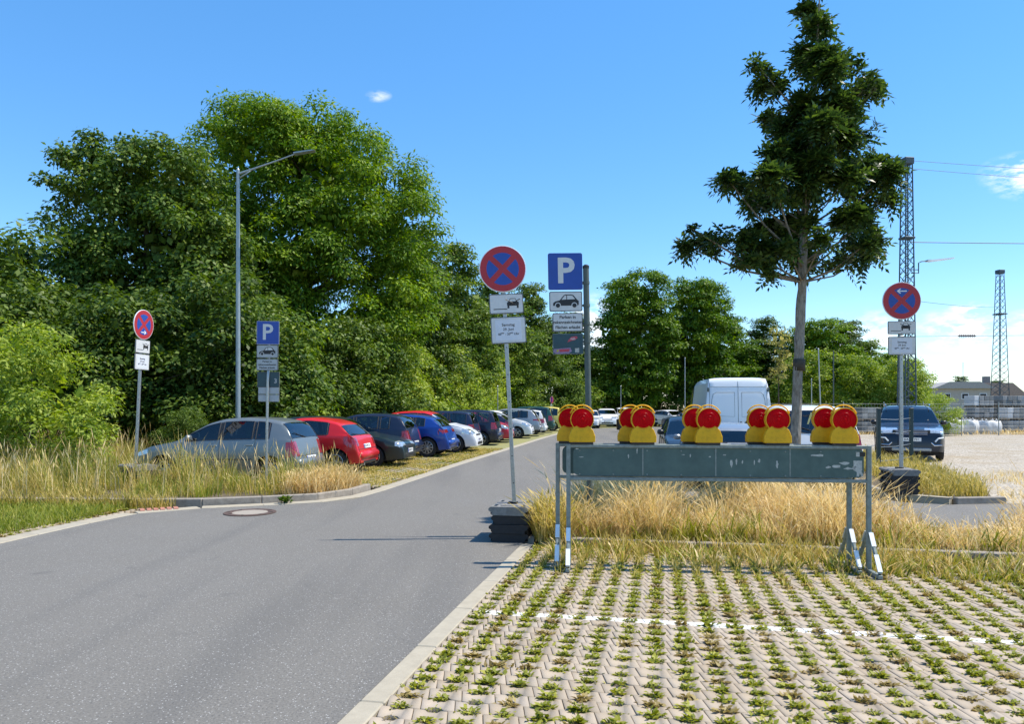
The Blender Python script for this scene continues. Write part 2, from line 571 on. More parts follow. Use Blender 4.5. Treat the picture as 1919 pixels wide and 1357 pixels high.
class MB:
    """collects shapes and links them as ONE mesh object"""

    def __init__(self):
        self.v, self.f, self.mi = [], [], []

    def add(self, verts, faces, mi=0):
        o = len(self.v)
        self.v.extend([tuple(p) for p in verts])
        self.f.extend([tuple(i + o for i in f) for f in faces])
        self.mi.extend([mi] * len(faces))
        return self

    def box(self, c, s, mi=0, m=None):
        x, y, z = (k / 2 for k in s)
        vs = [Vector((sx * x, sy * y, sz * z)) for sz in (-1, 1) for sy in (-1, 1) for sx in (-1, 1)]
        if m is not None:
            vs = [m @ p for p in vs]
        vs = [p + Vector(c) for p in vs]
        return self.add(vs, [(0, 2, 3, 1), (4, 5, 7, 6), (0, 1, 5, 4), (2, 6, 7, 3), (0, 4, 6, 2), (1, 3, 7, 5)], mi)

    def cbox(self, c, s, b, mi=0):
        """box with chamfered edges"""
        x, y, z = (k / 2 for k in s)
        bm = bmesh.new()
        bmesh.ops.create_cube(bm, size=1)
        for p in bm.verts:
            p.co = Vector((p.co.x * s[0], p.co.y * s[1], p.co.z * s[2]))
        bmesh.ops.bevel(bm, geom=list(bm.edges), offset=b, segments=1, affect='EDGES')
        bm.verts.ensure_lookup_table()
        self.add([p.co + Vector(c) for p in bm.verts], [[q.index for q in f.verts] for f in bm.faces], mi)
        bm.free()
        return self

    def tube(self, pts, rad, n=8, mi=0, cap=True):
        pts = [Vector(p) for p in pts]
        if not hasattr(rad, '__len__'):
            rad = [rad] * len(pts)
        rings = []
        up = None
        for i, p in enumerate(pts):
            a = pts[max(0, i - 1)]
            b = pts[min(len(pts) - 1, i + 1)]
            d = (b - a).normalized()
            if up is None:
                up = Vector((0, 0, 1)) if abs(d.z) < .9 else Vector((0, 1, 0))
            s = d.cross(up).normalized()
            up = s.cross(d).normalized()
            rings.append([p + (s * math.cos(k * 2 * math.pi / n) + up * math.sin(k * 2 * math.pi / n)) * rad[i] for k in range(n)])
        vs = [q for r in rings for q in r]
        fs = []
        for i in range(len(pts) - 1):
            for k in range(n):
                k2 = (k + 1) % n
                fs.append((i * n + k, i * n + k2, (i + 1) * n + k2, (i + 1) * n + k))
        if cap:
            fs.append(tuple(range(n - 1, -1, -1)))
            fs.append(tuple((len(pts) - 1) * n + k for k in range(n)))
        return self.add(vs, fs, mi)

    def prism(self, poly, z0, z1, mi=0, plane='XY', off=0.0):
        """extrude a 2-D outline; plane XZ extrudes along y"""
        n = len(poly)
        if plane == 'XY':
            vs = [(x, y, z0) for x, y in poly] + [(x, y, z1) for x, y in poly]
        else:
            vs = [(x, z0, y) for x, y in poly] + [(x, z1, y) for x, y in poly]
        fs = [tuple(range(n - 1, -1, -1)), tuple(range(n, 2 * n))]
        for i in range(n):
            j = (i + 1) % n
            fs.append((i, j, n + j, n + i))
        return self.add(vs, fs, mi)

    def lathe(self, prof, n=24, axis='Y', c=(0, 0, 0), mi=0, caps=True):
        """prof: (radius, height along the axis)"""
        vs, fs = [], []
        for r, h in prof:
            for k in range(n):
                a = 2 * math.pi * k / n
                x, z = r * math.cos(a), r * math.sin(a)
                p = (x, h, z) if axis == 'Y' else ((h, x, z) if axis == 'X' else (x, z, h))
                vs.append((p[0] + c[0], p[1] + c[1], p[2] + c[2]))
        for i in range(len(prof) - 1):
            for k in range(n):
                k2 = (k + 1) % n
                fs.append((i * n + k, i * n + k2, (i + 1) * n + k2, (i + 1) * n + k))
        if caps:
            fs.append(tuple(range(n)))
            fs.append(tuple((len(prof) - 1) * n + k for k in range(n)))
        return self.add(vs, fs, mi)

    def build(self, name, mats, parent=None, smooth=False, angle=None):
        me = bpy.data.meshes.new(name)
        me.from_pydata(self.v, [], self.f)
        if isinstance(mats, str):
            mats = [mats]
        for m in mats:
            me.materials.append(M(m))
        if len(mats) > 1:
            me.polygons.foreach_set('material_index', self.mi)
        bm = bmesh.new()
        bm.from_mesh(me)
        bmesh.ops.recalc_face_normals(bm, faces=bm.faces)
        bm.to_mesh(me)
        bm.free()
        if smooth:
            me.polygons.foreach_set('use_smooth', [True] * len(me.polygons))
            if angle:
                me.set_sharp_from_angle(angle=R(angle))
        return link(name, me, parent)


def link(name, me, parent=None):
    o = bpy.data.objects.new(name, me)
    COL.objects.link(o)
    if parent is not None:
        o.parent = parent
    return o


def empty(name, loc=(0, 0, 0), rz=0.0):
    o = bpy.data.objects.new(name, None)
    COL.objects.link(o)
    o.empty_display_size = .2
    o.location = loc
    o.rotation_euler = (0, 0, rz)
    return o


def tag(o, label=None, cat=None, group=None, kind=None):
    if label:
        o['label'] = label
    if cat:
        o['category'] = cat
    if group:
        o['group'] = group
    if kind:
        o['kind'] = kind
    return o


def thing(name, label, cat, loc=(0, 0, 0), rz=0.0, group=None):
    return tag(empty(name, loc, rz), label, cat, group)


KIDS = {}


def copy_tree(o, parent=None):
    c = o.copy()
    COL.objects.link(c)
    c.parent = parent
    for ch in o.children:
        copy_tree(ch, c)
    return c


def np_mesh(name, verts, faces, mats, mi=None, smooth=False):
    """fast mesh from arrays; faces (N,3) or (N,4)"""
    me = bpy.data.meshes.new(name)
    nv, nf, k = len(verts), len(faces), faces.shape[1]
    me.vertices.add(nv)
    me.vertices.foreach_set('co', np.ascontiguousarray(verts, dtype=np.float32).ravel())
    me.loops.add(nf * k)
    me.loops.foreach_set('vertex_index', np.ascontiguousarray(faces, dtype=np.int32).ravel())
    me.polygons.add(nf)
    me.polygons.foreach_set('loop_start', np.arange(0, nf * k, k, dtype=np.int32))
    for m in ([mats] if isinstance(mats, str) else mats):
        me.materials.append(M(m))
    if mi is not None:
        me.polygons.foreach_set('material_index', np.ascontiguousarray(mi, dtype=np.int32))
    if smooth:
        me.polygons.foreach_set('use_smooth', np.ones(nf, dtype=bool))
    me.update(calc_edges=True)
    return me


def rounded(w, h, r, n=5, cx=0., cy=0.):
    pts = []
    for (sx, sy, a0) in ((1, 1, 0), (-1, 1, 90), (-1, -1, 180), (1, -1, 270)):
        for k in range(n + 1):
            a = R(a0 + 90 * k / n)
            pts.append((cx + sx * (w / 2 - r) + r * math.cos(a), cy + sy * (h / 2 - r) + r * math.sin(a)))
    return pts


def text_mesh(txt, size, mat, parent, loc, name='lettering', bold=0.0, space=1.0, depth=.0006, align='CENTER'):
    cu = bpy.data.curves.new('txt', 'FONT')
    cu.body = txt
    cu.size = size
    cu.align_x = align
    cu.align_y = 'CENTER'
    cu.extrude = depth
    cu.offset = bold
    cu.space_character = space
    cu.resolution_u = 3
    tmp = bpy.data.objects.new('txt', cu)
    COL.objects.link(tmp)
    me = bpy.data.meshes.new_from_object(tmp.evaluated_get(bpy.context.evaluated_depsgraph_get()))
    bpy.data.objects.remove(tmp)
    bpy.data.curves.remove(cu)
    me.materials.clear()
    me.materials.append(M(mat))
    me.transform(Matrix.Rotation(R(90), 4, 'X'))      # stands up, faces -y
    o = link(name, me, parent)
    o.location = loc
    return o


def sheet(name, poly, z, mat, kind='structure', parent=None):
    bm = bmesh.new()
    vs = [bm.verts.new((x, y, z)) for x, y in poly]
    f = bm.faces.new(vs)
    f.normal_update()
    if f.normal.z < 0:
        f.normal_flip()
    bmesh.ops.triangulate(bm, faces=bm.faces)
    me = bpy.data.meshes.new(name)
    bm.to_mesh(me)
    bm.free()
    me.materials.append(M(mat))
    o = link(name, me, parent)
    if kind:
        o['kind'] = kind
    return o


def slab(name, poly, z0, z1, mat, kind='structure', parent=None):
    mb = MB().prism(poly, z0, z1)
    o = mb.build(name, mat, parent)
    if kind:
        o['kind'] = kind
    return o


def resample(pts, step):
    out = [Vector(pts[0])]
    pts = [Vector(p) for p in pts]
    seg = [(pts[i + 1] - pts[i]).length for i in range(len(pts) - 1)]
    tot = sum(seg)
    n = max(1, round(tot / step))
    for k in range(1, n + 1):
        d = tot * k / n
        i = 0
        while i < len(seg) - 1 and d > seg[i]:
            d -= seg[i]
            i += 1
        out.append(pts[i].lerp(pts[i + 1], min(1, d / seg[i])))
    return out


def smooth_poly(pts, it=2):
    """corner cutting, ends kept"""
    pts = [Vector(p) for p in pts]
    for _ in range(it):
        q = [pts[0]]
        for a, b in zip(pts[:-1], pts[1:]):
            q += [a.lerp(b, .25), a.lerp(b, .75)]
        q.append(pts[-1])
        pts = q
    return pts


def in_poly(pts, poly):
    """vectorised point in polygon"""
    x, y = pts[:, 0], pts[:, 1]
    res = np.zeros(len(pts), bool)
    n = len(poly)
    j = n - 1
    for i in range(n):
        xi, yi = poly[i][0], poly[i][1]
        xj, yj = poly[j][0], poly[j][1]
        cond = ((yi > y) != (yj > y)) & (x < (xj - xi) * (y - yi) / (yj - yi + 1e-12) + xi)
        res ^= cond
        j = i
    return res


def scatter(poly, n):
    a = np.array([(p[0], p[1]) for p in poly])
    lo, hi = a.min(0), a.max(0)
    out = np.zeros((0, 2))
    while len(out) < n:
        q = lo + rng.random((n * 2, 2)) * (hi - lo)
        out = np.vstack([out, q[in_poly(q, poly)]])
    return out[:n]

# ------------------------------------------------------------------ ground, road, paving, kerbs
g = sheet('ground', [(-900, -60), (900, -60), (900, 1500), (-900, 1500)], -0.07, 'dry_ground')

# left edge of the carriageway, from behind the camera to the far bend
LB = [(-7.7, -4), (-6.75, 5.5), (-6.38, 9.0), (-6.12, 11.2), (-5.95, 11.9), (-5.45, 12.28), (-4.35, 12.68), (-3.45, 13.1), (-2.88, 13.7),
      (-2.6, 15.0), (-2.0, 18.6), (-1.55, 21.6), (0.0, 30.2), (2.6, 45.0), (4.4, 53), (6.2, 58), (9.5, 61.5), (15, 63.5), (40, 66)]
RB1 = [uv2w(-1.71, v) for v in (-5, 0, 4, 9.0)] + [(.42, 10.6), (.85, 11.9), (1.5, 12.55), (2.6, 12.45), (4.3, 11.85), (5.0, 11.1), (5.35, 10.1), (6.3, 9.8), (6.9, 10.35), (8.2, 10.4), (9.6, 10.0)]
RB2 = [(9.9, 13.0), (8.6, 13.1), (7.6, 12.85), (6.95, 13.2), (6.6, 14.6), (6.0, 15.6), (4.4, 16.0), (3.75, 17.0), (4.2, 21), (7.1, 35), (9.0, 44), (10.4, 50),
       (12.6, 53.5), (17, 55.5), (40, 58)]
road_poly = [tuple(p) for p in LB] + list(reversed(RB2)) + list(reversed(RB1))
sheet('road', road_poly, 0.0, 'asphalt')

# gravel lot on the right
sheet('gravel_lot', [(7.9, 9.4), (60, 4), (90, 70), (14.6, 46), (10.5, 24), (8.9, 16), (8.3, 12)], -0.008, 'gravel')
sheet('gravel_strip', [(10, 46), (90, 70), (90, 76), (15, 57), (12.6, 53.5), (10.4, 50)], -0.012, 'dry_ground')


def offset_line(pts, d):
    out = []
    for i, p in enumerate(pts):
        a = Vector(pts[max(0, i - 1)])
        b = Vector(pts[min(len(pts) - 1, i + 1)])
        t_ = (b - a).normalized()
        out.append(Vector(p) + Vector((-t_.y, t_.x)) * d)
    return out


def stones(parent_name, path, width, z0, z1, length, mat, name, gap=.008, max_y=200, bev=.008):
    """a line of stones, each its own part; path runs along the road-side edge, stones lie to its left"""
    root = empty(parent_name)
    root['kind'] = 'structure'
    pts = resample(smooth_poly(path, 2), length)
    cnt = 0
    for a, b in zip(pts[:-1], pts[1:]):
        d = (b - a)
        L_ = d.length - gap
        t_ = d.normalized()
        n_ = Vector((-t_.y, t_.x))
        c_ = (a + b) / 2 + n_ * width / 2
        key = (name, round(L_, 2))
        me = KIDS.get(key)
        if me is None:
            mb = MB().cbox((0, 0, 0), (L_, width, z1 - z0), bev)
            o = mb.build(name, mat)
            me = o.data
            KIDS[key] = me
            bpy.data.objects.remove(o)
        o = link(name, me, root)
        o.location = (c_.x, c_.y, (z0 + z1) / 2 + random.uniform(-.002, .002))
        o.rotation_euler = (0, 0, math.atan2(t_.y, t_.x))
        cnt += 1
    return root


LBv = [p for p in LB if p[1] < 58]
stones('left_edging', LBv, .27, -.10, .008, 1.0, 'concrete', 'edging_stone')
stones('right_edging', [uv2w(-1.71, 9.0), uv2w(-1.71, 6), uv2w(-1.71, 3), uv2w(-1.71, -4)], .15, -.10, .008, 1.0, 'concrete', 'edging_stone')
stones('far_right_edging', [(10.4, 50), (9.0, 44), (7.1, 35), (4.2, 21), (3.75, 17.2)], .25, -.10, .008, 1.0, 'concrete', 'edging_stone')

# raised beds
left_bed = [(-16, 12.95), (-9.0, 12.98), (-6.3, 12.75), (-5.65, 12.72), (-4.45, 13.12), (-3.62, 13.5), (-3.28, 13.95), (-3.0, 15.25),
            (-8.9, 15.75), (-9.5, 18), (-10.2, 22), (-16, 24)]
slab('left_verge', left_bed, -.1, .095, 'soil')
kerb_l = [(-16, 12.83), (-9.0, 12.86), (-6.3, 12.62), (-5.6, 12.58), (-4.4, 12.98), (-3.5, 13.38), (-3.12, 13.85), (-2.9, 15.2)]
stones('left_kerb', kerb_l, .12, -.1, .125, 1.0, 'kerb_concrete', 'kerb_stone', gap=.012, bev=.012)

isl = [uv2w(-1.42, 9.12), uv2w(0, 9.2), uv2w(8, 9.2)] + [(9.4, 9.4), (8.2, 10.25), (6.95, 10.2), (6.32, 9.65), (5.25, 9.95), (4.88, 11.0), (4.25, 11.7), (2.6, 12.3), (1.55, 12.4), (.98, 11.85), (.58, 10.6)]
slab('island_verge', isl, -.1, .055, 'soil')
stones('island_kerb', [uv2w(-1.5, 9.05), uv2w(2, 9.06), uv2w(8, 9.06)], .10, -.1, .085, 1.0, 'kerb_concrete', 'kerb_stone', gap=.012, bev=.01)
stones('island_edging', [(9.6, 10.0), (8.2, 10.4), (6.9, 10.35), (6.3, 9.8), (5.35, 10.1), (5.0, 11.1), (4.3, 11.85), (2.6, 12.45), (1.5, 12.55), (.85, 11.9), (.42, 10.6), uv2w(-1.71, 9.15)][::-1], -.12, -.1, .06, 1.0,
       'kerb_concrete', 'kerb_stone', gap=.012, bev=.01)
rv = [(7.1, 13.45), (7.65, 13.05), (8.6, 13.25), (9.6, 15), (11.2, 20), (12.0, 26), (10.4, 26), (9.2, 20), (7.75, 16.5)]
slab('right_verge', rv, -.1, .07, 'soil')
stones('right_kerb', [(9.2, 20), (8.4, 18.2), (7.65, 16.5), (7.0, 13.5), (7.55, 12.95), (8.7, 13.15)], -.14, -.1, .11, 1.0, 'concrete', 'kerb_stone', gap=.012, bev=.012)

# paving beds under the blocks, and plain paving far off
lo = offset_line(LB, .27)


def lrow(y0, y1, depth):
    """strip between the left edging and the hedge"""
    a = [p for p in resample([tuple(q) for q in lo], .8) if y0 <= p.y <= y1]
    b = [Vector((p.x - depth, p.y + depth * .12)) for p in a]
    return [tuple(p) for p in a] + [tuple(p) for p in reversed(b)]


rowA, rowB = lrow(15.2, 29.5, 7.5), lrow(29.4, 60, 8.5)
bedA = sheet('left_bay_bed', rowA, -.03, 'soil')
sheet('left_bay_paving', rowB, .002, 'paving_far')
bay0 = [(-16, 4), (-7.2, 4), (-6.68, 8.0), (-6.45, 10.8), (-6.3, 12.6), (-9.0, 12.85), (-16, 12.82)]
bed0 = sheet('near_left_bay_bed', bay0, -.03, 'soil')
rp = [(4.0, 17.0), (7.4, 16.6), (9.1, 20), (10.3, 26), (12, 34), (14.4, 45), (9.3, 44.5), (7.35, 35), (4.45, 21)]
sheet('right_bay_paving', rp, .002, 'paving_far')
fx = [(6.4, 58.6), (9.5, 61.9), (15, 63.9), (40, 66.4), (40, 76), (15, 73), (6, 70), (0, 62)]
sheet('far_bay_paving', fx, .002, 'paving_far')
u0, u1, v0, v1 = -1.555, 7.4, 1.2, 9.05
near_poly = [uv2w(u0, v0), uv2w(u1, v0), uv2w(u1, v1), uv2w(u0, v1)]
bedN = sheet('parking_paving', near_poly, -.03, 'soil')

# one paving block: slanted ends, a half-hexagon notch at top and bottom for the plants
BW, BH = .2, .15
hw, hh, sl = .0978, .0735, .019
outline = [(-hw - sl, hh), (-hw + sl, -hh), (-.048 + .006, -hh), (-.028, -hh + .030), (.028, -hh + .030), (.048 + .006, -hh),
           (hw + sl, -hh), (hw - sl, hh), (.048 - .006, hh), (.028, hh - .030), (-.028, hh - .030), (-.048 - .006, hh)]
oa = np.array(outline)
n = len(oa)
inner = oa * np.array([.975, .965])
bv = np.vstack([np.c_[oa, np.full(n, -.05)], np.c_[oa, np.full(n, -.003)], np.c_[inner, np.zeros(n)]])
bf = []
for r_ in range(2):
    for k in range(n):
        k2 = (k + 1) % n
        bf.append((r_ * n + k, r_ * n + k2, (r_ + 1) * n + k2, (r_ + 1) * n + k))
# top cut into quads
T = 2 * n
bf += [(T + 0, T + 1, T + 2, T + 11), (T + 11, T + 2, T + 3, T + 10), (T + 10, T + 3, T + 4, T + 9), (T + 9, T + 4, T + 5, T + 8), (T + 8, T + 5, T + 6, T + 7)]
bf = np.array(bf)


def block_grid(ang, poly, off=(0, 0)):
    ca, sa = math.cos(ang), math.sin(ang)
    a = np.array([(p[0], p[1]) for p in poly])
    U = a[:, 0] * ca - a[:, 1] * sa
    V = a[:, 0] * sa + a[:, 1] * ca
    iu = np.arange(math.floor((U.min() - off[0]) / BW), math.ceil((U.max() - off[0]) / BW) + 1)
    iv = np.arange(math.floor((V.min() - off[1]) / BH), math.ceil((V.max() - off[1]) / BH) + 1)
    gu, gv = np.meshgrid(iu * BW + off[0], iv * BH + off[1])
    gu, gv = gu.ravel(), gv.ravel()
    X, Y = gu * ca + gv * sa, -gu * sa + gv * ca
    hx, hy = X + sa * BH / 2, Y + ca * BH / 2          # plant holes between the courses
    keep = in_poly(np.c_[X, Y], poly)
    keep2 = in_poly(np.c_[hx, hy], poly)
    return np.c_[X, Y][keep], np.c_[hx, hy][keep2]


def merged_blocks(name, pos, ang, parent):
    ca, sa = math.cos(-ang), math.sin(-ang)
    N = len(pos)
    jit = rng.normal(0, .012, N)
    c1, s1 = np.cos(-ang + jit), np.sin(-ang + jit)
    x = bv[None, :, 0] * c1[:, None] - bv[None, :, 1] * s1[:, None] + pos[:, None, 0]
    y = bv[None, :, 0] * s1[:, None] + bv[None, :, 1] * c1[:, None] + pos[:, None, 1]
    z = bv[None, :, 2] + rng.normal(0, .0018, N)[:, None]
    V = np.stack([x, y, z], -1).reshape(-1, 3)
    F = (bf[None] + (np.arange(N) * len(bv))[:, None, None]).reshape(-1, 4)
    me = np_mesh(name, V, F, 'paving_block')
    o = link(name, me, parent)
    o['kind'] = 'stuff'
    return o


bpos, hol_n = block_grid(PAVE_A, [uv2w(u0 + .085, v0), uv2w(u1, v0), uv2w(u1, v1 - .06), uv2w(u0 + .085, v1 - .06)], (u0 + .1, v0))
# which blocks show largest: nearest ones inside the frame
px = 959.5 + 1386 * bpos[:, 0] / bpos[:, 1]
py = 763 + 2356 / bpos[:, 1]
vis = (px > -30) & (px < 1950) & (py < 1385)
order = np.argsort(np.where(vis, bpos[:, 1], 1e6))
near_i = order[:300]
rest = np.ones(len(bpos), bool)
rest[near_i] = False
me_b = np_mesh('paving_block', bv, bf, 'paving_block')
for k in near_i:
    o = link('paving_block', me_b, bedN)
    o.location = (bpos[k, 0], bpos[k, 1], random.gauss(0, .0018))
    o.rotation_euler = (random.gauss(0, .006), random.gauss(0, .006), -PAVE_A + random.gauss(0, .012))
merged_blocks('paving_blocks', bpos[rest], PAVE_A, bedN)
ROW_A = R(9.3)
posA, holA = block_grid(ROW_A, rowA, (.03, .02))
merged_blocks('paving_blocks', posA, ROW_A, bedA)
pos0, hol0 = block_grid(R(7), bay0, (.0, .0))
k0 = pos0[:, 1] > 7
merged_blocks('paving_blocks', pos0[k0], R(7), bed0)
hol0 = hol0[hol0[:, 1] > 7]

# manhole cover in the road
mh = thing('manhole_cover', 'round manhole cover with pale concrete centre in the grey road', 'manhole', (-4.2, 11.86, 0))
MB().lathe([(.27, .003), (.40, .003), (.405, .010), (.40, .014), (.285, .014), (.275, .010), (.27, .003)], 40, 'Z', caps=False).build('iron_ring', 'iron_rust', mh, True, 30)
MB().lathe([(.28, .002), (.272, .011), (.0005, .012)], 40, 'Z').build('concrete_infill', 'manhole_concrete', mh)
for k in range(8):
    a = k * math.pi / 4
    MB().box((math.cos(a) * .34, math.sin(a) * .34, .0155), (.05, .03, .003), 0, Matrix.Rotation(a, 3, 'Z')).build('vent_slot', 'black_plastic', mh)
# gutter drain of reddish slotted bars
dr = thing('gutter_drain', 'small reddish slotted gutter drain beside the weedy kerb', 'drain', (-5.83, 12.22, .010), R(28))
MB().box((0, 0, -.02), (.62, .30, .03)).build('frame', 'iron_rust', dr)
for k in range(6):
    MB().cbox((-.25 + k * .1, 0, .004), (.070, .27, .020), .004).build('bar', 'brick_red', dr)

# ------------------------------------------------------------------ plants
def unit(a):
    return a / (np.linalg.norm(a, axis=-1, keepdims=True) + 1e-9)


def leaf_quads(P, T, N, L, W, fold=.12):
    """one folded four-cornered leaf per row"""
    B = unit(np.cross(T, N))
    mid = P + T * (L * .45)[:, None] + N * (W * fold)[:, None]
    V = np.stack([P, mid - B * (W / 2)[:, None], P + T * L[:, None], mid + B * (W / 2)[:, None]], 1)
    return V.reshape(-1, 3), np.arange(len(P) * 4).reshape(-1, 4)


def clump_crown(clumps, per_m3, size, flat=.7, droop=.25, aspect=.5):
    """clumps: rows x y z r; leaves sit in a shell of each clump, turned outwards and up"""
    Ps, Ts, Ns = [], [], []
    for (x, y, z, r) in clumps:
        k = max(12, int(per_m3 * r * r))
        d = unit(rng.normal(size=(k, 3)))
        d[:, 2] = np.where(d[:, 2] < -.35, -d[:, 2] * .6, d[:, 2])
        d = unit(d)
        rad = r * (rng.random(k) ** .45) * (1 + rng.normal(0, .10, k))
        p = d * rad[:, None] * np.array([1, 1, flat]) + np.array([x, y, z])
        nn = unit(d * .75 + np.array([0, 0, .55]) + rng.normal(0, .42, (k, 3)))
        tt = unit(d + np.array([0, 0, -droop]) + rng.normal(0, .55, (k, 3)))
        tt = unit(tt - nn * (tt * nn).sum(1, keepdims=True))
        Ps.append(p); Ts.append(tt); Ns.append(nn)
    P, T, N = np.vstack(Ps), np.vstack(Ts), np.vstack(Ns)
    L = size * (.65 + .7 * rng.random(len(P)))
    return leaf_quads(P, T, N, L, L * aspect)


def make_crown_clumps(ells, n, r0, r1, zmin=.3):
    """clump centres near the skin of a union of ellipsoids (cx cy cz rx ry rz)"""
    ells = np.array(ells, float)
    wgt = (ells[:, 3] * ells[:, 5] + ells[:, 4] * ells[:, 5])
    out = []
    tries = 0
    while len(out) < n and tries < n * 40:
        tries += 1
        e = ells[rng.choice(len(ells), p=wgt / wgt.sum())]
        d = unit(rng.normal(size=3))
        s = .55 + .45 * rng.random() ** .6 if rng.random() < .82 else rng.random() * .6
        p = e[:3] + d * e[3:] * s
        if p[2] < zmin:
            continue
        # skip clumps buried deep inside another lobe
        q = ((p - ells[:, :3]) / ells[:, 3:])
        if (np.sqrt((q ** 2).sum(1)).min() < .42) and rng.random() < .8:
            continue
        out.append((*p, r0 + (r1 - r0) * rng.random()))
    return out


def tree_mesh_limbs(h, r, clumps, n_limb, base_split, mat='bark_dark', lean=(0, 0)):
    mb = MB()
    top = Vector((lean[0], lean[1], h * .86))
    tr = []
    for i in range(9):
        f = i / 8
        tr.append(Vector((lean[0] * f + random.uniform(-.05, .05) * h * .05, lean[1] * f + random.uniform(-.05, .05) * h * .05, top.z * f)))
    tr[0] = Vector((0, 0, -.1))
    mb.tube(tr, [r * (1.25 if i == 0 else 1) * (1 - .82 * (i / 8)) for i in range(9)], 9)
    cl = sorted(clumps, key=lambda c: random.random())[:n_limb]
    for (x, y, z, cr) in cl:
        zs = max(base_split, min(z - .25 * math.hypot(x, y) - .4, top.z * .95))
        f = zs / top.z
        a = Vector((lean[0] * f, lean[1] * f, zs))
        b = Vector((x, y, z))
        m_ = a.lerp(b, .5) + Vector((random.uniform(-.2, .2), random.uniform(-.2, .2), random.uniform(.0, .3)))
        r0_ = r * (1 - .8 * f) * .45
        mb.tube([a, a.lerp(m_, .6), m_, b], [r0_, r0_ * .75, r0_ * .55, r0_ * .2], 5)
    return mb


def plant(name, label, cat, loc, ells, n, r0, r1, per, size, mat, h, tr_r, n_limb=14, split=1.5, group=None, flat=.7, aspect=.5, droop=.25, zmin=.3, lean=(0, 0)):
    global rng
    keep_rng = rng
    rng = np.random.default_rng(int(abs(loc[0]) * 97 + loc[1] * 13 + n))
    random.seed(int(abs(loc[0]) * 31 + n))
    root = thing(name, label, cat, loc, 0, group)
    cl = make_crown_clumps(ells, n, r0, r1, zmin)
    V, F = clump_crown(cl, per, size, flat, droop, aspect)
    # larger shaded leaves deep in the crown that close it against the sky
    cp = []
    for e in ells:
        k = int(34 * e[3] * e[5])
        cp.append(np.array(e[:3]) + unit(rng.normal(size=(k, 3))) * (rng.random(k) ** .5)[:, None] * np.array(e[3:]) * .66)
    cp = np.vstack(cp)
    cp = cp[cp[:, 2] > zmin]
    T_ = unit(rng.normal(size=cp.shape))
    N_ = unit(np.cross(T_, rng.normal(size=cp.shape)))
    L_ = size * (1.6 + 1.4 * rng.random(len(cp)))
    V2, F2 = leaf_quads(cp, T_, N_, L_, L_ * .7)
    V, F = np.vstack([V, V2]), np.vstack([F, F2 + len(V)])
    link('crown', np_mesh('crown', V, F, mat), root)
    tree_mesh_limbs(h, tr_r, cl, n_limb, split, lean=lean).build('trunk', 'bark_dark', root, True)
    rng = keep_rng
    return root


def again(src, label, loc, rz, s, mat=None, group=None):
    """another individual of a kind already grown"""
    o = copy_tree(src)
    o.location = loc
    o.rotation_euler = (0, 0, rz)
    o.scale = s if hasattr(s, '__len__') else (s, s, s)
    o['label'] = label
    if group:
        o['group'] = group
    if mat:
        for ch in o.children:
            if ch.name.startswith('crown'):
                ch.material_slots[0].link = 'OBJECT'
                ch.material_slots[0].material = M(mat)
    return o


TG = 'trees behind the parking rows'
# the two great trees on the left
robinia = plant('locust_tree', 'tallest broad bright green locust tree behind the street lamp', 'tree', (-10.1, 36.5, 0),
                [(-2.6, 0, 13.0, 3.4, 3.4, 3.2), (1.4, 0, 12.6, 4.2, 3.6, 2.9), (4.2, .3, 10.4, 2.6, 3.2, 3.0), (4.6, 0, 7.0, 2.0, 2.6, 2.6), (-1, -1, 8.5, 5.2, 3.6, 3.2),
                 (-3.6, .2, 8.8, 2.8, 2.8, 3.2), (2.6, -1.5, 5.2, 3.0, 2.4, 1.8), (-1.6, -2.0, 4.4, 3.6, 2.2, 2.0), (1.0, -2.4, 2.9, 3.6, 1.8, 1.7), (-3.3, .2, 14.6, 1.6, 1.5, 1.6), (-.6, 0, 14.2, 3.2, 2.6, 1.9), (1.2, -2.4, 9.2, 3.2, 1.4, 2.6), (-1.8, -2.6, 6.6, 2.6, 1.2, 1.8)],
                580, .55, 1.15, 360, .20, 'leaf_locust', 16.2, .42, 40, 3.0, TG, flat=.78, aspect=.42, droop=.5)
maple = plant('maple_tree', 'tall grey green leafy tree at the far left of the tree line', 'tree', (-15.1, 30.5, 0),
              [(-1.6, 0, 10.6, 2.3, 2.3, 2.1), (.9, 0, 10.8, 2.5, 2.3, 2.0), (-1.1, 0, 8.0, 2.9, 2.6, 2.2), (1.9, -.3, 7.8, 2.7, 2.6, 2.6), (-2.3, -.2, 6.0, 1.7, 2.0, 1.9),
               (0, -1.2, 5.0, 4.0, 2.2, 2.2), (.6, -1.6, 2.9, 3.8, 1.8, 1.9), (3.2, -1.0, 5.2, 1.9, 2.0, 2.2), (-2.6, 0, 11.7, .9, 1.0, .8)],
              400, .45, .95, 380, .19, 'leaf_maple', 12.6, .30, 36, 2.0, TG, flat=.8, aspect=.62)
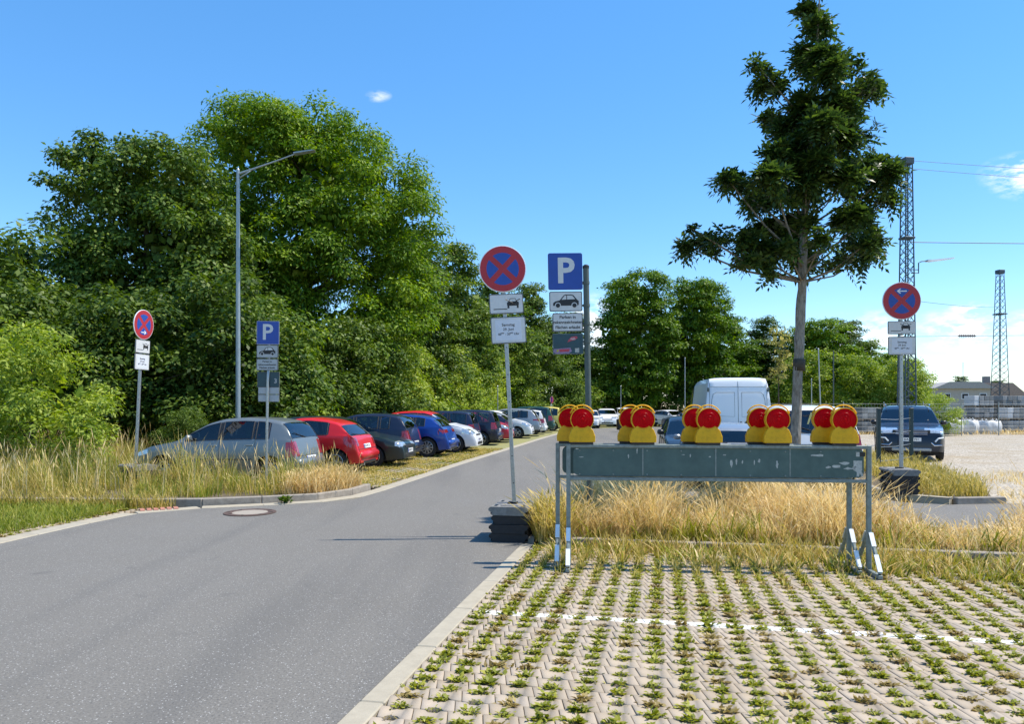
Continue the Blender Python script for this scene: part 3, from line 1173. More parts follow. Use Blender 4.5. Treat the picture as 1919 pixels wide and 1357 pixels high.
# lower growth that copies
shrub = plant('hedge_shrub', 'x', 'shrub', (-13.6, 24.4, 0),
              [(0, 0, 2.6, 2.0, 1.8, 1.9), (-1.0, .3, 1.6, 1.5, 1.5, 1.5), (1.1, -.2, 1.5, 1.5, 1.5, 1.5), (.3, -.4, 4.0, 1.2, 1.2, 1.1)],
              120, .35, .75, 420, .15, 'leaf_dark', 3.6, .10, 12, .5, 'shrubs behind the parked cars', flat=.8, aspect=.55, zmin=.15)
shrub['label'] = 'dark leafy shrub behind the leaning no stopping sign at left'
bushy = plant('hedge_shrub', 'x', 'shrub', (-11.3, 17.4, .05),
              [(0, 0, 1.55, 1.6, 1.4, 1.5), (-.9, 0, 1.1, 1.3, 1.2, 1.1), (.8, -.2, .95, 1.0, 1.0, .95), (-.3, 0, 2.5, .9, .9, .7)],
              150, .22, .48, 820, .11, 'leaf_bright', 2.7, .06, 12, .3, 'shrubs behind the parked cars', flat=.85, aspect=.36, zmin=.1)
bushy.scale = (1.12, 1.0, 1.1)
bushy['label'] = 'rounded bright green bush at the left edge of the picture'
midtree = plant('broadleaf_tree', 'x', 'tree', (-4.2, 51, 0),
                [(0, 0, 8.6, 2.7, 2.6, 2.6), (-1.6, 0, 6.2, 2.4, 2.4, 2.2), (1.7, 0, 6.0, 2.4, 2.4, 2.3), (0, -.5, 3.8, 3.2, 2.6, 2.0), (.4, 0, 11.4, 1.5, 1.5, 1.6), (-.3, -.4, 2.2, 2.9, 2.0, 1.4)],
                230, .5, 1.05, 260, .23, 'leaf_maple', 11.6, .26, 24, 2.5, TG, flat=.62, aspect=.5, droop=.4)
midtree['label'] = 'tall loose tree rising behind the no stopping sign with base plates'
roundtree = plant('broadleaf_tree', 'x', 'tree', (12.2, 72, 0),
                  [(0, 0, 11.2, 3.3, 3.2, 2.9), (-1.8, 0, 8.2, 2.8, 2.8, 2.6), (1.9, 0, 8.0, 2.8, 2.8, 2.8), (0, -.5, 5.0, 3.8, 3.0, 2.6), (-.6, -.5, 2.7, 3.4, 2.4, 1.8)],
                  230, .6, 1.25, 230, .27, 'leaf_locust', 13.2, .34, 24, 2.5, TG, flat=.58, aspect=.5, droop=.4)
roundtree['label'] = 'tall rounded tree right of the parking sign post at the road end'

SG = 'shrubs behind the parked cars'
robinia.scale = (.96, 1.0, 1.03)
roundtree.scale = (1, 1, 1.06)
maple.scale = (.95, .95, 1.02)
for i, (src, x, y, rz, s, mat, lab) in enumerate([
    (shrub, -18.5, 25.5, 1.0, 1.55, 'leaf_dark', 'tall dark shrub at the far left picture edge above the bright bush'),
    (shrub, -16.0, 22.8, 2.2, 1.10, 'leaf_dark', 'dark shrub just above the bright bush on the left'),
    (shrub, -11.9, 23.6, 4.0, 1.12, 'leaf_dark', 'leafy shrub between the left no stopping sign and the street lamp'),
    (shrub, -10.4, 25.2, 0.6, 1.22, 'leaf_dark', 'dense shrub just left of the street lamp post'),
    (shrub, -9.6, 27.4, 3.0, 1.18, 'leaf_maple', 'pale green shrub between the lamp post and the small parking sign'),
    (shrub, -8.6, 28.9, 5.2, 1.05, 'leaf_shrub', 'shrub directly behind the small parking sign'),
    (shrub, -7.7, 31.4, 1.9, 1.10, 'leaf_dark', 'dark shrub behind the roof of the red hatchback'),
    (shrub, -6.9, 34.2, 0.2, 1.10, 'leaf_dark', 'dark shrub behind the black hatchback'),
    (shrub, -6.3, 37.5, 2.7, 1.05, 'leaf_bright', 'bright shrub behind the white car with the red roof'),
    (shrub, -5.6, 40.5, 4.4, 1.10, 'leaf_shrub', 'green shrub beside the distant pink and white sign'),
    (shrub, -4.9, 43.5, 1.2, 1.05, 'leaf_bright', 'bright green shrub behind the row of dark blue cars'),
    (shrub, -4.2, 46.5, 3.5, 1.05, 'leaf_bright', 'light green shrub left of the tilted sign pole'),
    (shrub, -3.4, 49.5, 5.6, 1.10, 'leaf_shrub', 'green shrub right behind the tilted sign pole'),
    (shrub, -2.4, 53.0, 2.0, 1.10, 'leaf_bright', 'yellow green shrub right of the tilted sign pole'),
    (shrub, -1.0, 56.5, 0.9, 1.15, 'leaf_shrub', 'shrub behind the dark green estate car'),
    (shrub, 0.8, 60.5, 4.8, 1.20, 'leaf_maple', 'olive shrub behind the yellow car'),
    (shrub, 3.2, 66.0, 3.3, 1.4, 'leaf_maple', 'olive shrub by the foot of the grey parking sign post'),
    (shrub, 6.6, 71.0, 1.5, 1.5, 'leaf_shrub', 'shrub behind the far white cars left of the tall rounded tree'),
    (shrub, 9.8, 74.0, 5.0, 1.5, 'leaf_dark', 'dark shrub under the tall rounded tree'),
    (shrub, 15.2, 76.0, 2.4, 1.6, 'leaf_dark', 'dark shrub between the two tall trees at the road end'),
    (shrub, 27.5, 70.0, 0.5, 1.4, 'leaf_shrub', 'green shrub behind the young tree trunk'),
    (shrub, 32.5, 68.0, 3.9, 1.3, 'leaf_shrub', 'bright shrub behind the white car right of the trunk'),
    (shrub, 34.6, 66.0, 5.9, 1.2, 'leaf_bright', 'shrub behind the dark SUV left of the mast'),
    (shrub, 36.4, 68.5, 1.7, 1.2, 'leaf_bright', 'low bright shrub at the right end of the tree line'),
    (bushy, 25.2, 44.0, 2.9, .75, 'leaf_bright', 'small bush right of the dark SUV by the fence'),
    (bushy, -9.3, 21.4, 0.4, .50, 'leaf_dark', 'low weedy bush behind the silver hatchback bonnet'),
    (bushy, -14.6, 19.6, 1.4, 1.0, 'leaf_dark', 'bush behind the bright bush at the left picture edge'),
]):
    again(src, lab, (x, y, 0), rz, s, mat, SG)

for (src, x, y, rz, s, mat, lab) in [
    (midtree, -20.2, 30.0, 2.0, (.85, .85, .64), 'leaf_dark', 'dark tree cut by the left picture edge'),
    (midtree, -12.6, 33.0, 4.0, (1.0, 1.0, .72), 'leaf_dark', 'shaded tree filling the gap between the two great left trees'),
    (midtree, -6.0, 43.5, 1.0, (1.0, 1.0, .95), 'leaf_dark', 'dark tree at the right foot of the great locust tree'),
    (midtree, -1.4, 58.0, 3.1, (1.05, 1.05, .92), 'leaf_maple', 'tree directly behind the round no stopping disc'),
    (midtree, 1.6, 64.0, 5.0, (1.0, 1.0, .95), 'leaf_dark', 'dark tree between the round sign and the blue parking sign'),
    (midtree, 5.2, 72.0, .4, (1.15, 1.15, .84), 'leaf_maple', 'tree behind the grey post of the parking sign'),
    (roundtree, 18.4, 74.0, 2.4, (.95, .95, 1.05), 'leaf_locust', 'second tall rounded tree right of the road end'),
    (midtree, 23.2, 78.0, 4.4, (1.15, 1.15, .86), 'leaf_locust', 'mid height tree above the white van'),
    (midtree, 27.4, 79.0, 2.6, (1.15, 1.15, .87), 'leaf_dark', 'dark tree left of the young ash trunk'),
    (roundtree, 31.6, 76.0, 5.4, (.9, .9, .76), 'leaf_locust', 'broad tree right of the young ash trunk'),
    (midtree, 35.2, 78.0, 1.2, (1.1, 1.1, .84), 'leaf_dark', 'dark tree left of the right hand no stopping sign'),
    (midtree, 38.2, 79.0, 3.3, (1.0, 1.0, .68), 'leaf_locust', 'tree behind the plates of the right hand sign'),
    (midtree, 40.6, 79.5, 5.8, (.85, .85, .58), 'leaf_locust', 'last tree at the right end of the tree line'),
    (midtree, 92.0, 152.0, .9, (1.0, 1.0, .62), 'leaf_dark', 'small far tree left of the house roof'),
    (midtree, 128.0, 175.0, 2.3, (1.6, 1.4, .72), 'leaf_dark', 'far dark trees at the right edge beyond the lattice mast'),
    (midtree, 112.0, 170.0, 3.6, (1.2, 1.2, .60), 'leaf_dark', 'far dark tree right behind the smaller lattice mast'),
]:
    again(src, lab, (x, y, 0), rz, s, mat, TG)

# --- young ash on the traffic island
S_ASH = 11.2 / 1386.


def ash_pt(px_, py_):
    return ((px_ - 1490) * S_ASH, 1.7 + (763 - py_) * S_ASH)


rng = np.random.default_rng(5)
random.seed(5)
ash = thing('ash_tree', 'young ash tree with slim grey trunk standing in the dry grass island', 'tree', (4.29, 11.25, .05))
cl = []
for (px_, py_, r_) in [(1540, 40, 40), (1535, 100, 42), (1582, 95, 28), (1532, 0, 35), (1540, -55, 30), (1545, -95, 24), (1528, 160, 40), (1430, 158, 27), (1462, 190, 24), (1644, 155, 20), (1662, 150, 15), (1612, 172, 14),
                       (1508, 205, 50), (1550, 215, 55), (1590, 212, 32), (1480, 228, 38), (1500, 265, 46), (1560, 275, 48), (1470, 285, 34), (1660, 285, 32), (1622, 300, 40), (1642, 338, 44), (1682, 290, 16),
                       (1425, 312, 40), (1375, 325, 34), (1350, 348, 20), (1402, 365, 44), (1450, 345, 46), (1500, 335, 55), (1560, 345, 36), (1480, 395, 44), (1520, 425, 46), (1580, 415, 44),
                       (1640, 395, 44), (1672, 365, 24), (1650, 445, 34), (1600, 465, 26), (1550, 465, 26), (1632, 478, 22), (1300, 448, 27), (1340, 436, 30), (1382, 458, 34), (1424, 470, 24),
                       (1390, 498, 20), (1452, 470, 18), (1285, 440, 14), (1410, 130, 14), (1615, 110, 12), (1500, 470, 20), (1640, 235, 10)]:
    x_, z_ = ash_pt(px_, py_)
    r_ = r_ * S_ASH * .88
    zc = (z_ - 3.6) / 5.
    spread = .25 + 1.15 * max(0, 1 - abs(zc - .25) * 1.4)
    y_ = random.uniform(-spread, spread) * (.4 if abs(x_) > 1.0 else .75)
    cl.append((x_, y_, z_ - .05, r_))
for k in range(9):      # clumps on the near and far side that close the crown in depth
    z_ = random.uniform(4.1, 7.0)
    s_ = (1.05 - (z_ - 4.1) * .28) * random.choice((-1, 1))
    cl.append((random.uniform(-.35, .5), s_ * random.uniform(.7, 1.15), z_, random.uniform(.18, .30)))
main_cl = list(cl)
for (x_, y_, z_, r_) in main_cl:      # leafy twigs along the limbs
    xt = .08 + .055 * (z_ - 3.0)
    dist = math.hypot(x_ - xt, y_)
    if dist > .35:
        for f in ((.7,) if dist < .9 else (.55, .8)):
            q = 1 - f
            cl.append((xt + (x_ - xt) * f + random.uniform(-.06, .06), y_ * f + random.uniform(-.08, .08), z_ - .45 * dist * q + random.uniform(-.02, .10), random.uniform(.07, .12)))
for k in range(8):
    z_ = 4.0 + k * .45
    a_ = random.uniform(0, 6.28)
    cl.append((.08 + .055 * (z_ - 3) + .22 * math.cos(a_), .22 * math.sin(a_), z_, random.uniform(.16, .24)))
# pinnate leaf: pairs of leaflets along a stalk
lf = []
for j in range(5):
    for s_ in (-1, 1):
        lf.append((.05 + .058 * j, s_, .150 - .006 * j))
lf.append((.33, 0, .13))
Ps, Ts, Ns, Ls = [], [], [], []
for (x_, y_, z_, r_) in cl:
    kk = max(7, int(112 * (r_ / .35) ** 1.7))
    r_ = max(.05, r_ - .05)
    d = unit(rng.normal(size=(kk, 3)))
    pos_ = np.array([x_, y_, z_]) + d * (r_ * (rng.random(kk) ** .5))[:, None] * np.array([1, 1, .9])
    st = unit(d * np.array([1, 1, .6]) + np.array([0, 0, .05]) + rng.normal(0, .45, (kk, 3)))
    nn = unit(np.array([0, 0, 1.]) + d * .35 + rng.normal(0, .35, (kk, 3)))
    nn = unit(nn - st * (nn * st).sum(1, keepdims=True))
    bb = np.cross(nn, st)
    sc_ = .58 + .36 * rng.random(kk)
    for (a_, s_, l_) in lf:
        sag = -.35 * a_ * a_ * 3
        p_ = pos_ + st * (a_ * sc_)[:, None] - d * .17 + np.array([0, 0, 1.]) * (sag * sc_)[:, None]
        t_ = unit(st * .55 + bb * s_ + np.array([0, 0, -.25]) + rng.normal(0, .12, (kk, 3))) if s_ else unit(st + np.array([0, 0, -.4]))
        Ps.append(p_); Ts.append(t_); Ns.append(unit(nn + rng.normal(0, .15, (kk, 3)))); Ls.append(l_ * sc_)
P_, T_, N_, L_ = np.vstack(Ps), np.vstack(Ts), np.vstack(Ns), np.concatenate(Ls)
N_ = unit(N_ - T_ * (N_ * T_).sum(1, keepdims=True))
V, F = leaf_quads(P_, T_, N_, L_, L_ * .40, .15)
link('crown', np_mesh('crown', V, F, 'leaf_ash'), ash)
mb = MB()
tk = [(-.02, -.15), (0, .3), (.02, 1.2), (.06, 2.2), (.10, 3.1), (.13, 3.65), (.17, 4.6), (.25, 5.6), (.33, 6.7), (.40, 8.1)]
rad = [.125, .10, .088, .083, .078, .074, .055, .04, .026, .008]
zz_ = np.concatenate([np.linspace(-.15, 3.6, 26), np.linspace(3.8, 8.1, 14)])
xx_ = np.interp(zz_, [b for a, b in tk], [a for a, b in tk])
rr_ = .88 * np.interp(zz_, [b for a, b in tk], rad) * (1 + rng.normal(0, .035, len(zz_)))
mb.tube([(x_ + random.uniform(-.006, .006), random.uniform(-.006, .006), z_) for x_, z_ in zip(xx_, zz_)], list(rr_), 14)


def tk_x(z):
    return float(np.interp(z, [b for a, b in tk], [a for a, b in tk]))


for (x_, y_, z_, r_) in main_cl:
    dist = math.hypot(x_ - tk_x(z_), y_)
    if dist < .2:
        continue
    zs = max(3.55, z_ - .75 * dist - .1)
    a = Vector((tk_x(zs), 0, zs))
    b = Vector((x_, y_, z_))
    m_ = a.lerp(b, .5) + Vector((0, 0, -.06 * dist + random.uniform(-.05, .05)))
    r0_ = .008 + .009 * dist
    mb.tube([a, m_, b, b + (b - m_) * .1], [r0_, r0_ * .7, r0_ * .42, .003], 6)
mb.build('trunk', 'bark', ash, True)
MB().tube([(.075, 0, 2.20), (.078, 0, 2.38)], .090, 12).build('tree_tie', 'bark_dark', ash, True)

# young pale tree beyond the van
yt = plant('young_tree', 'slender sapling with pale yellow leaves beyond the white van', 'tree', (11.9, 33.0, 0),
           [(0, 0, 4.4, .45, .45, .9), (-.2, 0, 3.2, .45, .45, .5), (.3, 0, 3.7, .5, .4, .4)], 26, .12, .26, 900, .11, 'leaf_yellow', 5.2, .045, 10, 1.8, flat=.7, zmin=2.2)


# --- grasses
def blades(P, H, lean, W, ang=None, head=0.25):
    """bent tapering blades, three joints each, some ending in a seed head"""
    N = len(P)
    a = rng.random(N) * 2 * math.pi if ang is None else ang + rng.normal(0, .5, N)
    d = np.c_[np.cos(a), np.sin(a), np.zeros(N)]
    a = a + rng.normal(0, .6, N)
    b = np.c_[-np.sin(a), np.cos(a), np.zeros(N)]
    bend = lean * (.3 + rng.random(N))
    up = np.array([0, 0, 1.])

    def at(f):
        return P + up * (H * (f - .22 * bend * f * f))[:, None] + d * (H * bend * f ** 1.8)[:, None]
    p0, p1, p2, p3 = at(0), at(.45), at(.8), at(1.0)
    w = W * (.7 + .6 * rng.random(N))
    V = np.stack([p0 - b * w[:, None], p0 + b * w[:, None], p1 - b * (w * .85)[:, None], p1 + b * (w * .85)[:, None],
                  p2 - b * (w * .5)[:, None], p2 + b * (w * .5)[:, None], p3 - b * (w * .12)[:, None], p3 + b * (w * .12)[:, None]], 1)
    hd = rng.random(N) < head
    V[hd, 4:6] = np.stack([p2 - b * (w * .35)[:, None], p2 + b * (w * .35)[:, None]], 1)[hd]
    F = np.array([(0, 1, 3, 2), (2, 3, 5, 4), (4, 5, 7, 6)])
    F = (F[None] + (np.arange(N) * 8)[:, None, None]).reshape(-1, 4)
    V = V.reshape(-1, 3)
    # seed heads: a fat spindle along the last third
    k = np.where(hd)[0]
    if len(k):
        q0 = at(.80)[k]; q3 = at(1.06)[k]; qm = (at(.92)[k])
        ww = (w[k] * 1.9)[:, None]
        HV = np.stack([q0, qm - b[k] * ww, q3, qm + b[k] * ww], 1).reshape(-1, 3)
        HF = np.arange(len(k) * 4).reshape(-1, 4) + len(V)
        V = np.vstack([V, HV])
        F = np.vstack([F, HF])
    return V, F


def tufts(poly, n, per, rad):
    """blades gathered in tufts that lean outwards; returns points, lean angle and tuft vigour"""
    c = scatter(poly, n)
    vig = np.clip(rng.lognormal(0, .28, n), .5, 1.6)
    k = rng.integers(0, n, n * per)
    off = rng.normal(0, 1, (n * per, 2)) * (rad * vig[k])[:, None]
    P2 = c[k] + off
    ok = in_poly(P2, poly)
    return P2[ok], np.arctan2(off[:, 1], off[:, 0])[ok], vig[k][ok]


def grass(name, label, P2, z, h0, h1, lean, W, mat, head=.2, hfun=None):
    ang = vig = None
    if isinstance(P2, tuple):
        P2, ang, vig = P2
    N = len(P2)
    P = np.c_[P2, np.full(N, z)]
    H = h0 + (h1 - h0) * rng.random(N) ** 1.4
    if hfun is not None:
        H = H * hfun(P2)
    if vig is not None:
        H = H * vig
    ok = H > .012
    V, F = blades(P[ok], H[ok], lean, W, None if ang is None else ang[ok], head)
    o = link(name, np_mesh(name, V, F, mat), None)
    tag(o, label, 'grass', None, 'stuff')
    return o


def lump(P, sc=1.3, seed=0.):
    """smooth patchiness 0..1"""
    x, y = P[:, 0] * sc + seed, P[:, 1] * sc + seed * .7
    v = np.sin(x * 1.7 + 1.3 * np.sin(y * 1.1)) + np.sin(y * 2.1 + 1.7 * np.sin(x * .9 + 2)) + .6 * np.sin(x * 4.3 + y * 3.1)
    return np.clip(.5 + v / 4.4, 0, 1)


# left verge, tall and mixed
lv = [(-15.5, 13.14), (-9, 13.17), (-6.2, 12.95), (-5.6, 12.95), (-4.45, 13.34), (-3.7, 13.66), (-3.35, 14.0), (-3.1, 15.2), (-8.9, 15.65), (-9.8, 18.2), (-10.4, 22), (-15.5, 23.5)]
front_low = lambda P: np.clip(.42 + (P[:, 1] - 13.2) * .5, .36, 1.0) * (.35 + .95 * lump(P, 1.5, 3.))
grass('verge_grass', 'tall yellow green grass on the kerbed verge before the silver hatchback', tufts(lv, 750, 36, .11), .09, .28, .80, .42, .0055, 'grass_mixed', .14, lambda P: .84 * front_low(P))
grass('verge_grass', 'green grass among the yellow stalks on the left verge', tufts(lv, 420, 36, .12), .09, .28, .80, .42, .0065, 'grass_green', .04, lambda P: .84 * front_low(P))
Pt = scatter(lv, 1500)
grass('verge_stalks', 'thin pale seed stalks sticking out above the left verge', Pt, .09, .6, 1.12, .28, .0042, 'grass_straw', .9, lambda P: .7 + .4 * lump(P, 1.4, 8.))
tip = scatter([(-4.2, 13.45), (-3.6, 13.65), (-3.2, 14.2), (-3.05, 15.1), (-3.9, 15.2)], 2600)
grass('verge_straw', 'bleached straw tuft at the corner of the left kerb', tip, .09, .2, .52, .6, .006, 'grass_straw', .3)
# weeds over the kerb of the near left bay
Pb = scatter([(-15.5, 9.4), (-6.9, 9.4), (-6.52, 11.0), (-6.35, 12.5), (-9, 12.8), (-15.5, 12.8)], 42000)
cover = lambda P: np.where(lump(P, 1.6, 1.) + .35 * (P[:, 1] - 10.2) > .40, 1., .4)
grass('bay_grass', 'short bright grass growing over the pavers in front of the left kerb', Pb, -.02, .06, .20, .6, .0055, 'grass_green', .03, cover)
Pk = scatter([(-9.5, 12.55), (-6.3, 12.3), (-5.9, 12.2), (-5.7, 12.6), (-6.3, 12.7), (-9.5, 12.85)], 1500)
grass('kerb_grass', 'longer grass tufts against the left kerb beside the drain', Pk, 0., .1, .38, .6, .006, 'grass_mixed', .1)

# island of dry grass behind the barriers
iv = [uv2w(-1.38, 9.2), uv2w(0, 9.28), uv2w(7.8, 9.28), (9.0, 9.45), (8.1, 10.2), (7.0, 10.1), (6.35, 9.55), (5.2, 9.85), (4.8, 10.9), (4.2, 11.6), (2.6, 12.2), (1.6, 12.3), (1.05, 11.8), (.68, 10.6)]

def isl_h(P):
    x = P[:, 0]
    gap = 1 - .70 * np.exp(-((x - 5.65) / .72) ** 4)
    gap *= 1 - .55 * np.exp(-((x / P[:, 1] - .245) / .020) ** 2)
    return gap * (.36 + .92 * lump(P, 1.9, 5.)) * np.where(x > 6.5, 1.05, 1.)


grass('island_grass', 'golden dry grass filling the island behind the two barriers', tufts(iv, 640, 46, .080), .05, .22, .76, .70, .0046, 'grass_straw', .30, isl_h)
grass('island_grass', 'green grass at the foot of the golden island grass', tufts(iv, 260, 30, .10), .05, .10, .55, .6, .0065, 'grass_mixed', .05, isl_h)
grass('island_stalks', 'loose pale stalks rising out of the golden island grass', scatter(iv, 1300), .05, .55, .95, .55, .0035, 'grass_straw', .9, isl_h)
Pw = tufts([uv2w(-1.2, 9.2), uv2w(6, 9.2), uv2w(6, 9.75), uv2w(-1.2, 9.75)], 70, 26, .07)
grass('island_weeds', 'dark green weeds along the kerb under the golden grass', Pw, .05, .08, .34, .8, .009, 'weed', .0)
Pc = scatter([uv2w(-1.5, 8.98), uv2w(-1.1, 8.98), (.75, 9.9), (.5, 10.4), (.25, 9.6)], 1500)
grass('island_grass', 'bushy straw tuft leaning over the rubber base plates at the road edge', Pc, .03, .25, .62, .65, .006, 'grass_mixed', .35)
# overgrown joints in front of the island
Pf = scatter([uv2w(-1.45, 7.6), uv2w(7.3, 7.1), uv2w(7.3, 9.05), uv2w(-1.45, 9.05)], 24000)


def front_h(P):
    u = P[:, 0] * CA - P[:, 1] * SA
    v = P[:, 0] * SA + P[:, 1] * CA
    strip = .35 + .65 * (np.abs(((u - u0 - .1) / BW + .5) % 1 - .5) < .17)
    grow = np.clip((v - 7.55) / 1.1, 0, 1)
    return np.maximum(strip, np.clip((v - 8.3) / .5, 0, 1)) * (.3 + grow) * (.3 + 1.1 * (lump(P, 2.2, 2.) > .40))


grass('joint_grass', 'weedy green grass between the pavers at the feet of the barriers', Pf, -.02, .04, .17, .7, .005, 'grass_mixed', .06, front_h)
Ps_ = tufts([uv2w(-1.3, 8.15), uv2w(7.3, 7.8), uv2w(7.3, 9.05), uv2w(-1.3, 9.05)], 230, 26, .075)
grass('strip_weeds', 'low green weeds matted between the barriers and the island kerb', (Ps_[0][:3000], Ps_[1][:3000], Ps_[2][:3000]), -.01, .05, .21, .9, .0085, 'weed', .0)
grass('strip_grass', 'dry and green grass scraps between the barriers and the island kerb', (Ps_[0][3000:], Ps_[1][3000:], Ps_[2][3000:]), -.01, .05, .22, .8, .006, 'grass_straw', .1)
Ps_ = tufts([uv2w(3.2, 6.6), uv2w(7.3, 6.0), uv2w(7.3, 8.6), uv2w(3.0, 8.2)], 120, 22, .07)
grass('strip_weeds', 'green weed patches over the pavers right of the barrier feet', Ps_, -.01, .04, .14, .9, .0085, 'weed', .0)
Pj = np.repeat(hol_n[(w2uv(hol_n[:, 0], hol_n[:, 1])[1] > 6.75)], 9, axis=0)
Pj = Pj + rng.normal(0, .022, Pj.shape)
grass('joint_grass', 'upright grass in the paver holes before the barriers', Pj, -.02, .04, .15, .6, .0048, 'grass_mixed', .05, lambda P: np.clip((w2uv(P[:, 0], P[:, 1])[1] - 6.6) / .9, .25, 1.1) * (lump(P, 3.0, 2.6) > .32))
# right verge
Pv = scatter([(7.6, 13.3), (8.6, 13.35), (9.5, 15), (11.0, 20), (11.8, 25.5), (10.6, 25.5), (9.3, 20), (8.2, 16.5), (7.55, 14.6)], 11000)
grass('right_verge_grass', 'half dry grass round the base of the right hand no stopping sign', Pv, .07, .12, .46, .6, .0065, 'grass_mixed', .2, lambda P: .5 + .7 * lump(P, 1.2, 9.))
Pd = scatter([(9, 9.9), (10, 9.8), (11.2, 13), (13, 18), (11.6, 20), (9.8, 15), (8.8, 13.3)], 2200)
grass('gravel_weeds', 'sparse dry weeds creeping over the gravel edge', Pd, -.008, .04, .2, .7, .006, 'grass_straw', .1, lambda P: (lump(P, .9, 4.) > .5) * 1.)
Pz = scatter([(14, 44), (60, 48), (60, 54), (14, 49)], 9000)
grass('fence_grass', 'strip of dry grass along the far gravel lot fence', Pz, -.02, .15, .5, .6, .018, 'grass_straw', .1, lambda P: .5 + .6 * lump(P, .5, 4.))
Pq = scatter(lrow(15.4, 30, 2.8), 22000)
grass('bay_grass', 'thin grass in the paving joints before the left row of cars', Pq, -.02, .04, .12, .7, .008, 'grass_mixed', .0, lambda P: (lump(P, 1.3, 6.) > .30) * 1.)


# rosette weeds in the paver holes
def rosettes(name, label, holes, dens, size, parent=None):
    K = 46
    grow = dens(holes)
    keep = grow > .08
    h, gr = holes[keep], grow[keep]
    N = len(h)
    Ps, Ts, Ns, Ls = [], [], [], []
    for k in range(K):
        a = rng.random(N) * 2 * math.pi
        off = np.c_[rng.normal(0, .030, N), rng.normal(0, .019, N)]
        t_ = np.c_[np.cos(a) * 1.3, np.sin(a) * .75, .22 + .45 * rng.random(N) * (.3 + gr)]
        Ps.append(np.c_[h + off, -.012 + .024 * rng.random(N) * np.clip(1.2 - (off[:, 0] / .05) ** 2, .2, 1)])
        Ts.append(unit(t_))
        Ls.append(size * (.5 + .8 * rng.random(N)) * np.clip(gr, .3, 1.3))
    P, T, L = np.vstack(Ps), np.vstack(Ts), np.concatenate(Ls)
    nn = unit(np.array([0, 0, 1.]) + rng.normal(0, .3, P.shape))
    nn = unit(nn - T * (nn * T).sum(1, keepdims=True))
    V, F = leaf_quads(P, T, nn, L, L * .50, .22)
    dry = np.tile(rng.random(N) < .17, K).astype(int)
    o = link(name, np_mesh(name, V, F, ['weed', 'weed_dry'], dry), parent)
    tag(o, label, 'weeds', None, 'stuff')
    return o


rosettes('joint_weeds', 'rows of small green weeds in the holes of the pale paving', hol_n, lambda h: .82 + .42 * lump(h, 2.4, 1.) - .5 * (rng.random(len(h)) < .07), .041)
rosettes('joint_weeds', 'small weeds in the paving holes of the near left bay', hol0, lambda h: .5 + .8 * lump(h, 1.4, 2.), .04)
rosettes('joint_weeds', 'small weeds in the paving holes before the parked cars', holA, lambda h: .5 + .7 * lump(h, 1.4, 7.), .04)

# a leafy thistle growing out of the kerb line
th = thing('kerb_weed', 'dark green leafy weed sprouting at the foot of the left kerb', 'weed', (-3.98, 13.0, 0))
k = 60
a = rng.random(k) * 6.28
T_ = unit(np.c_[np.cos(a), np.sin(a), .3 + rng.random(k)])
P_ = np.c_[rng.normal(0, .04, (k, 2)), rng.random(k) * .08]
N_ = unit(np.cross(T_, np.cross(np.array([0, 0, 1.]), T_)))
L_ = .07 + .07 * rng.random(k)
V, F = leaf_quads(P_, T_, N_, L_, L_ * .42, .2)
link('leaves', np_mesh('leaves', V, F, 'leaf_dark'), th)
MB().tube([(0, 0, -.02), (.01, 0, .1), (.0, .01, .2)], [.008, .006, .003], 6).build('stem', 'grass_green', th)

# ------------------------------------------------------------------ cars
def car_shape(p):
    L, W, H = p['L'], p['W'], p['H']
    xd = np.linspace(0, L, 800)
    pts = p['prof']
    zd = np.interp(xd, [a for a, b in pts], [b for a, b in pts])
    k = np.exp(-.5 * (np.linspace(-3, 3, 2 * int(.045 * 3 / (L / 800)) + 1)) ** 2)
    k /= k.sum()
    h = len(k) // 2
    zs = np.convolve(np.pad(zd, h, mode='edge'), k, 'valid')
    mix = np.clip(np.minimum(xd, L - xd) / .12, 0, 1)
    zd = zd * (1 - mix) + zs * mix
    return lambda x: np.interp(x, xd, zd)


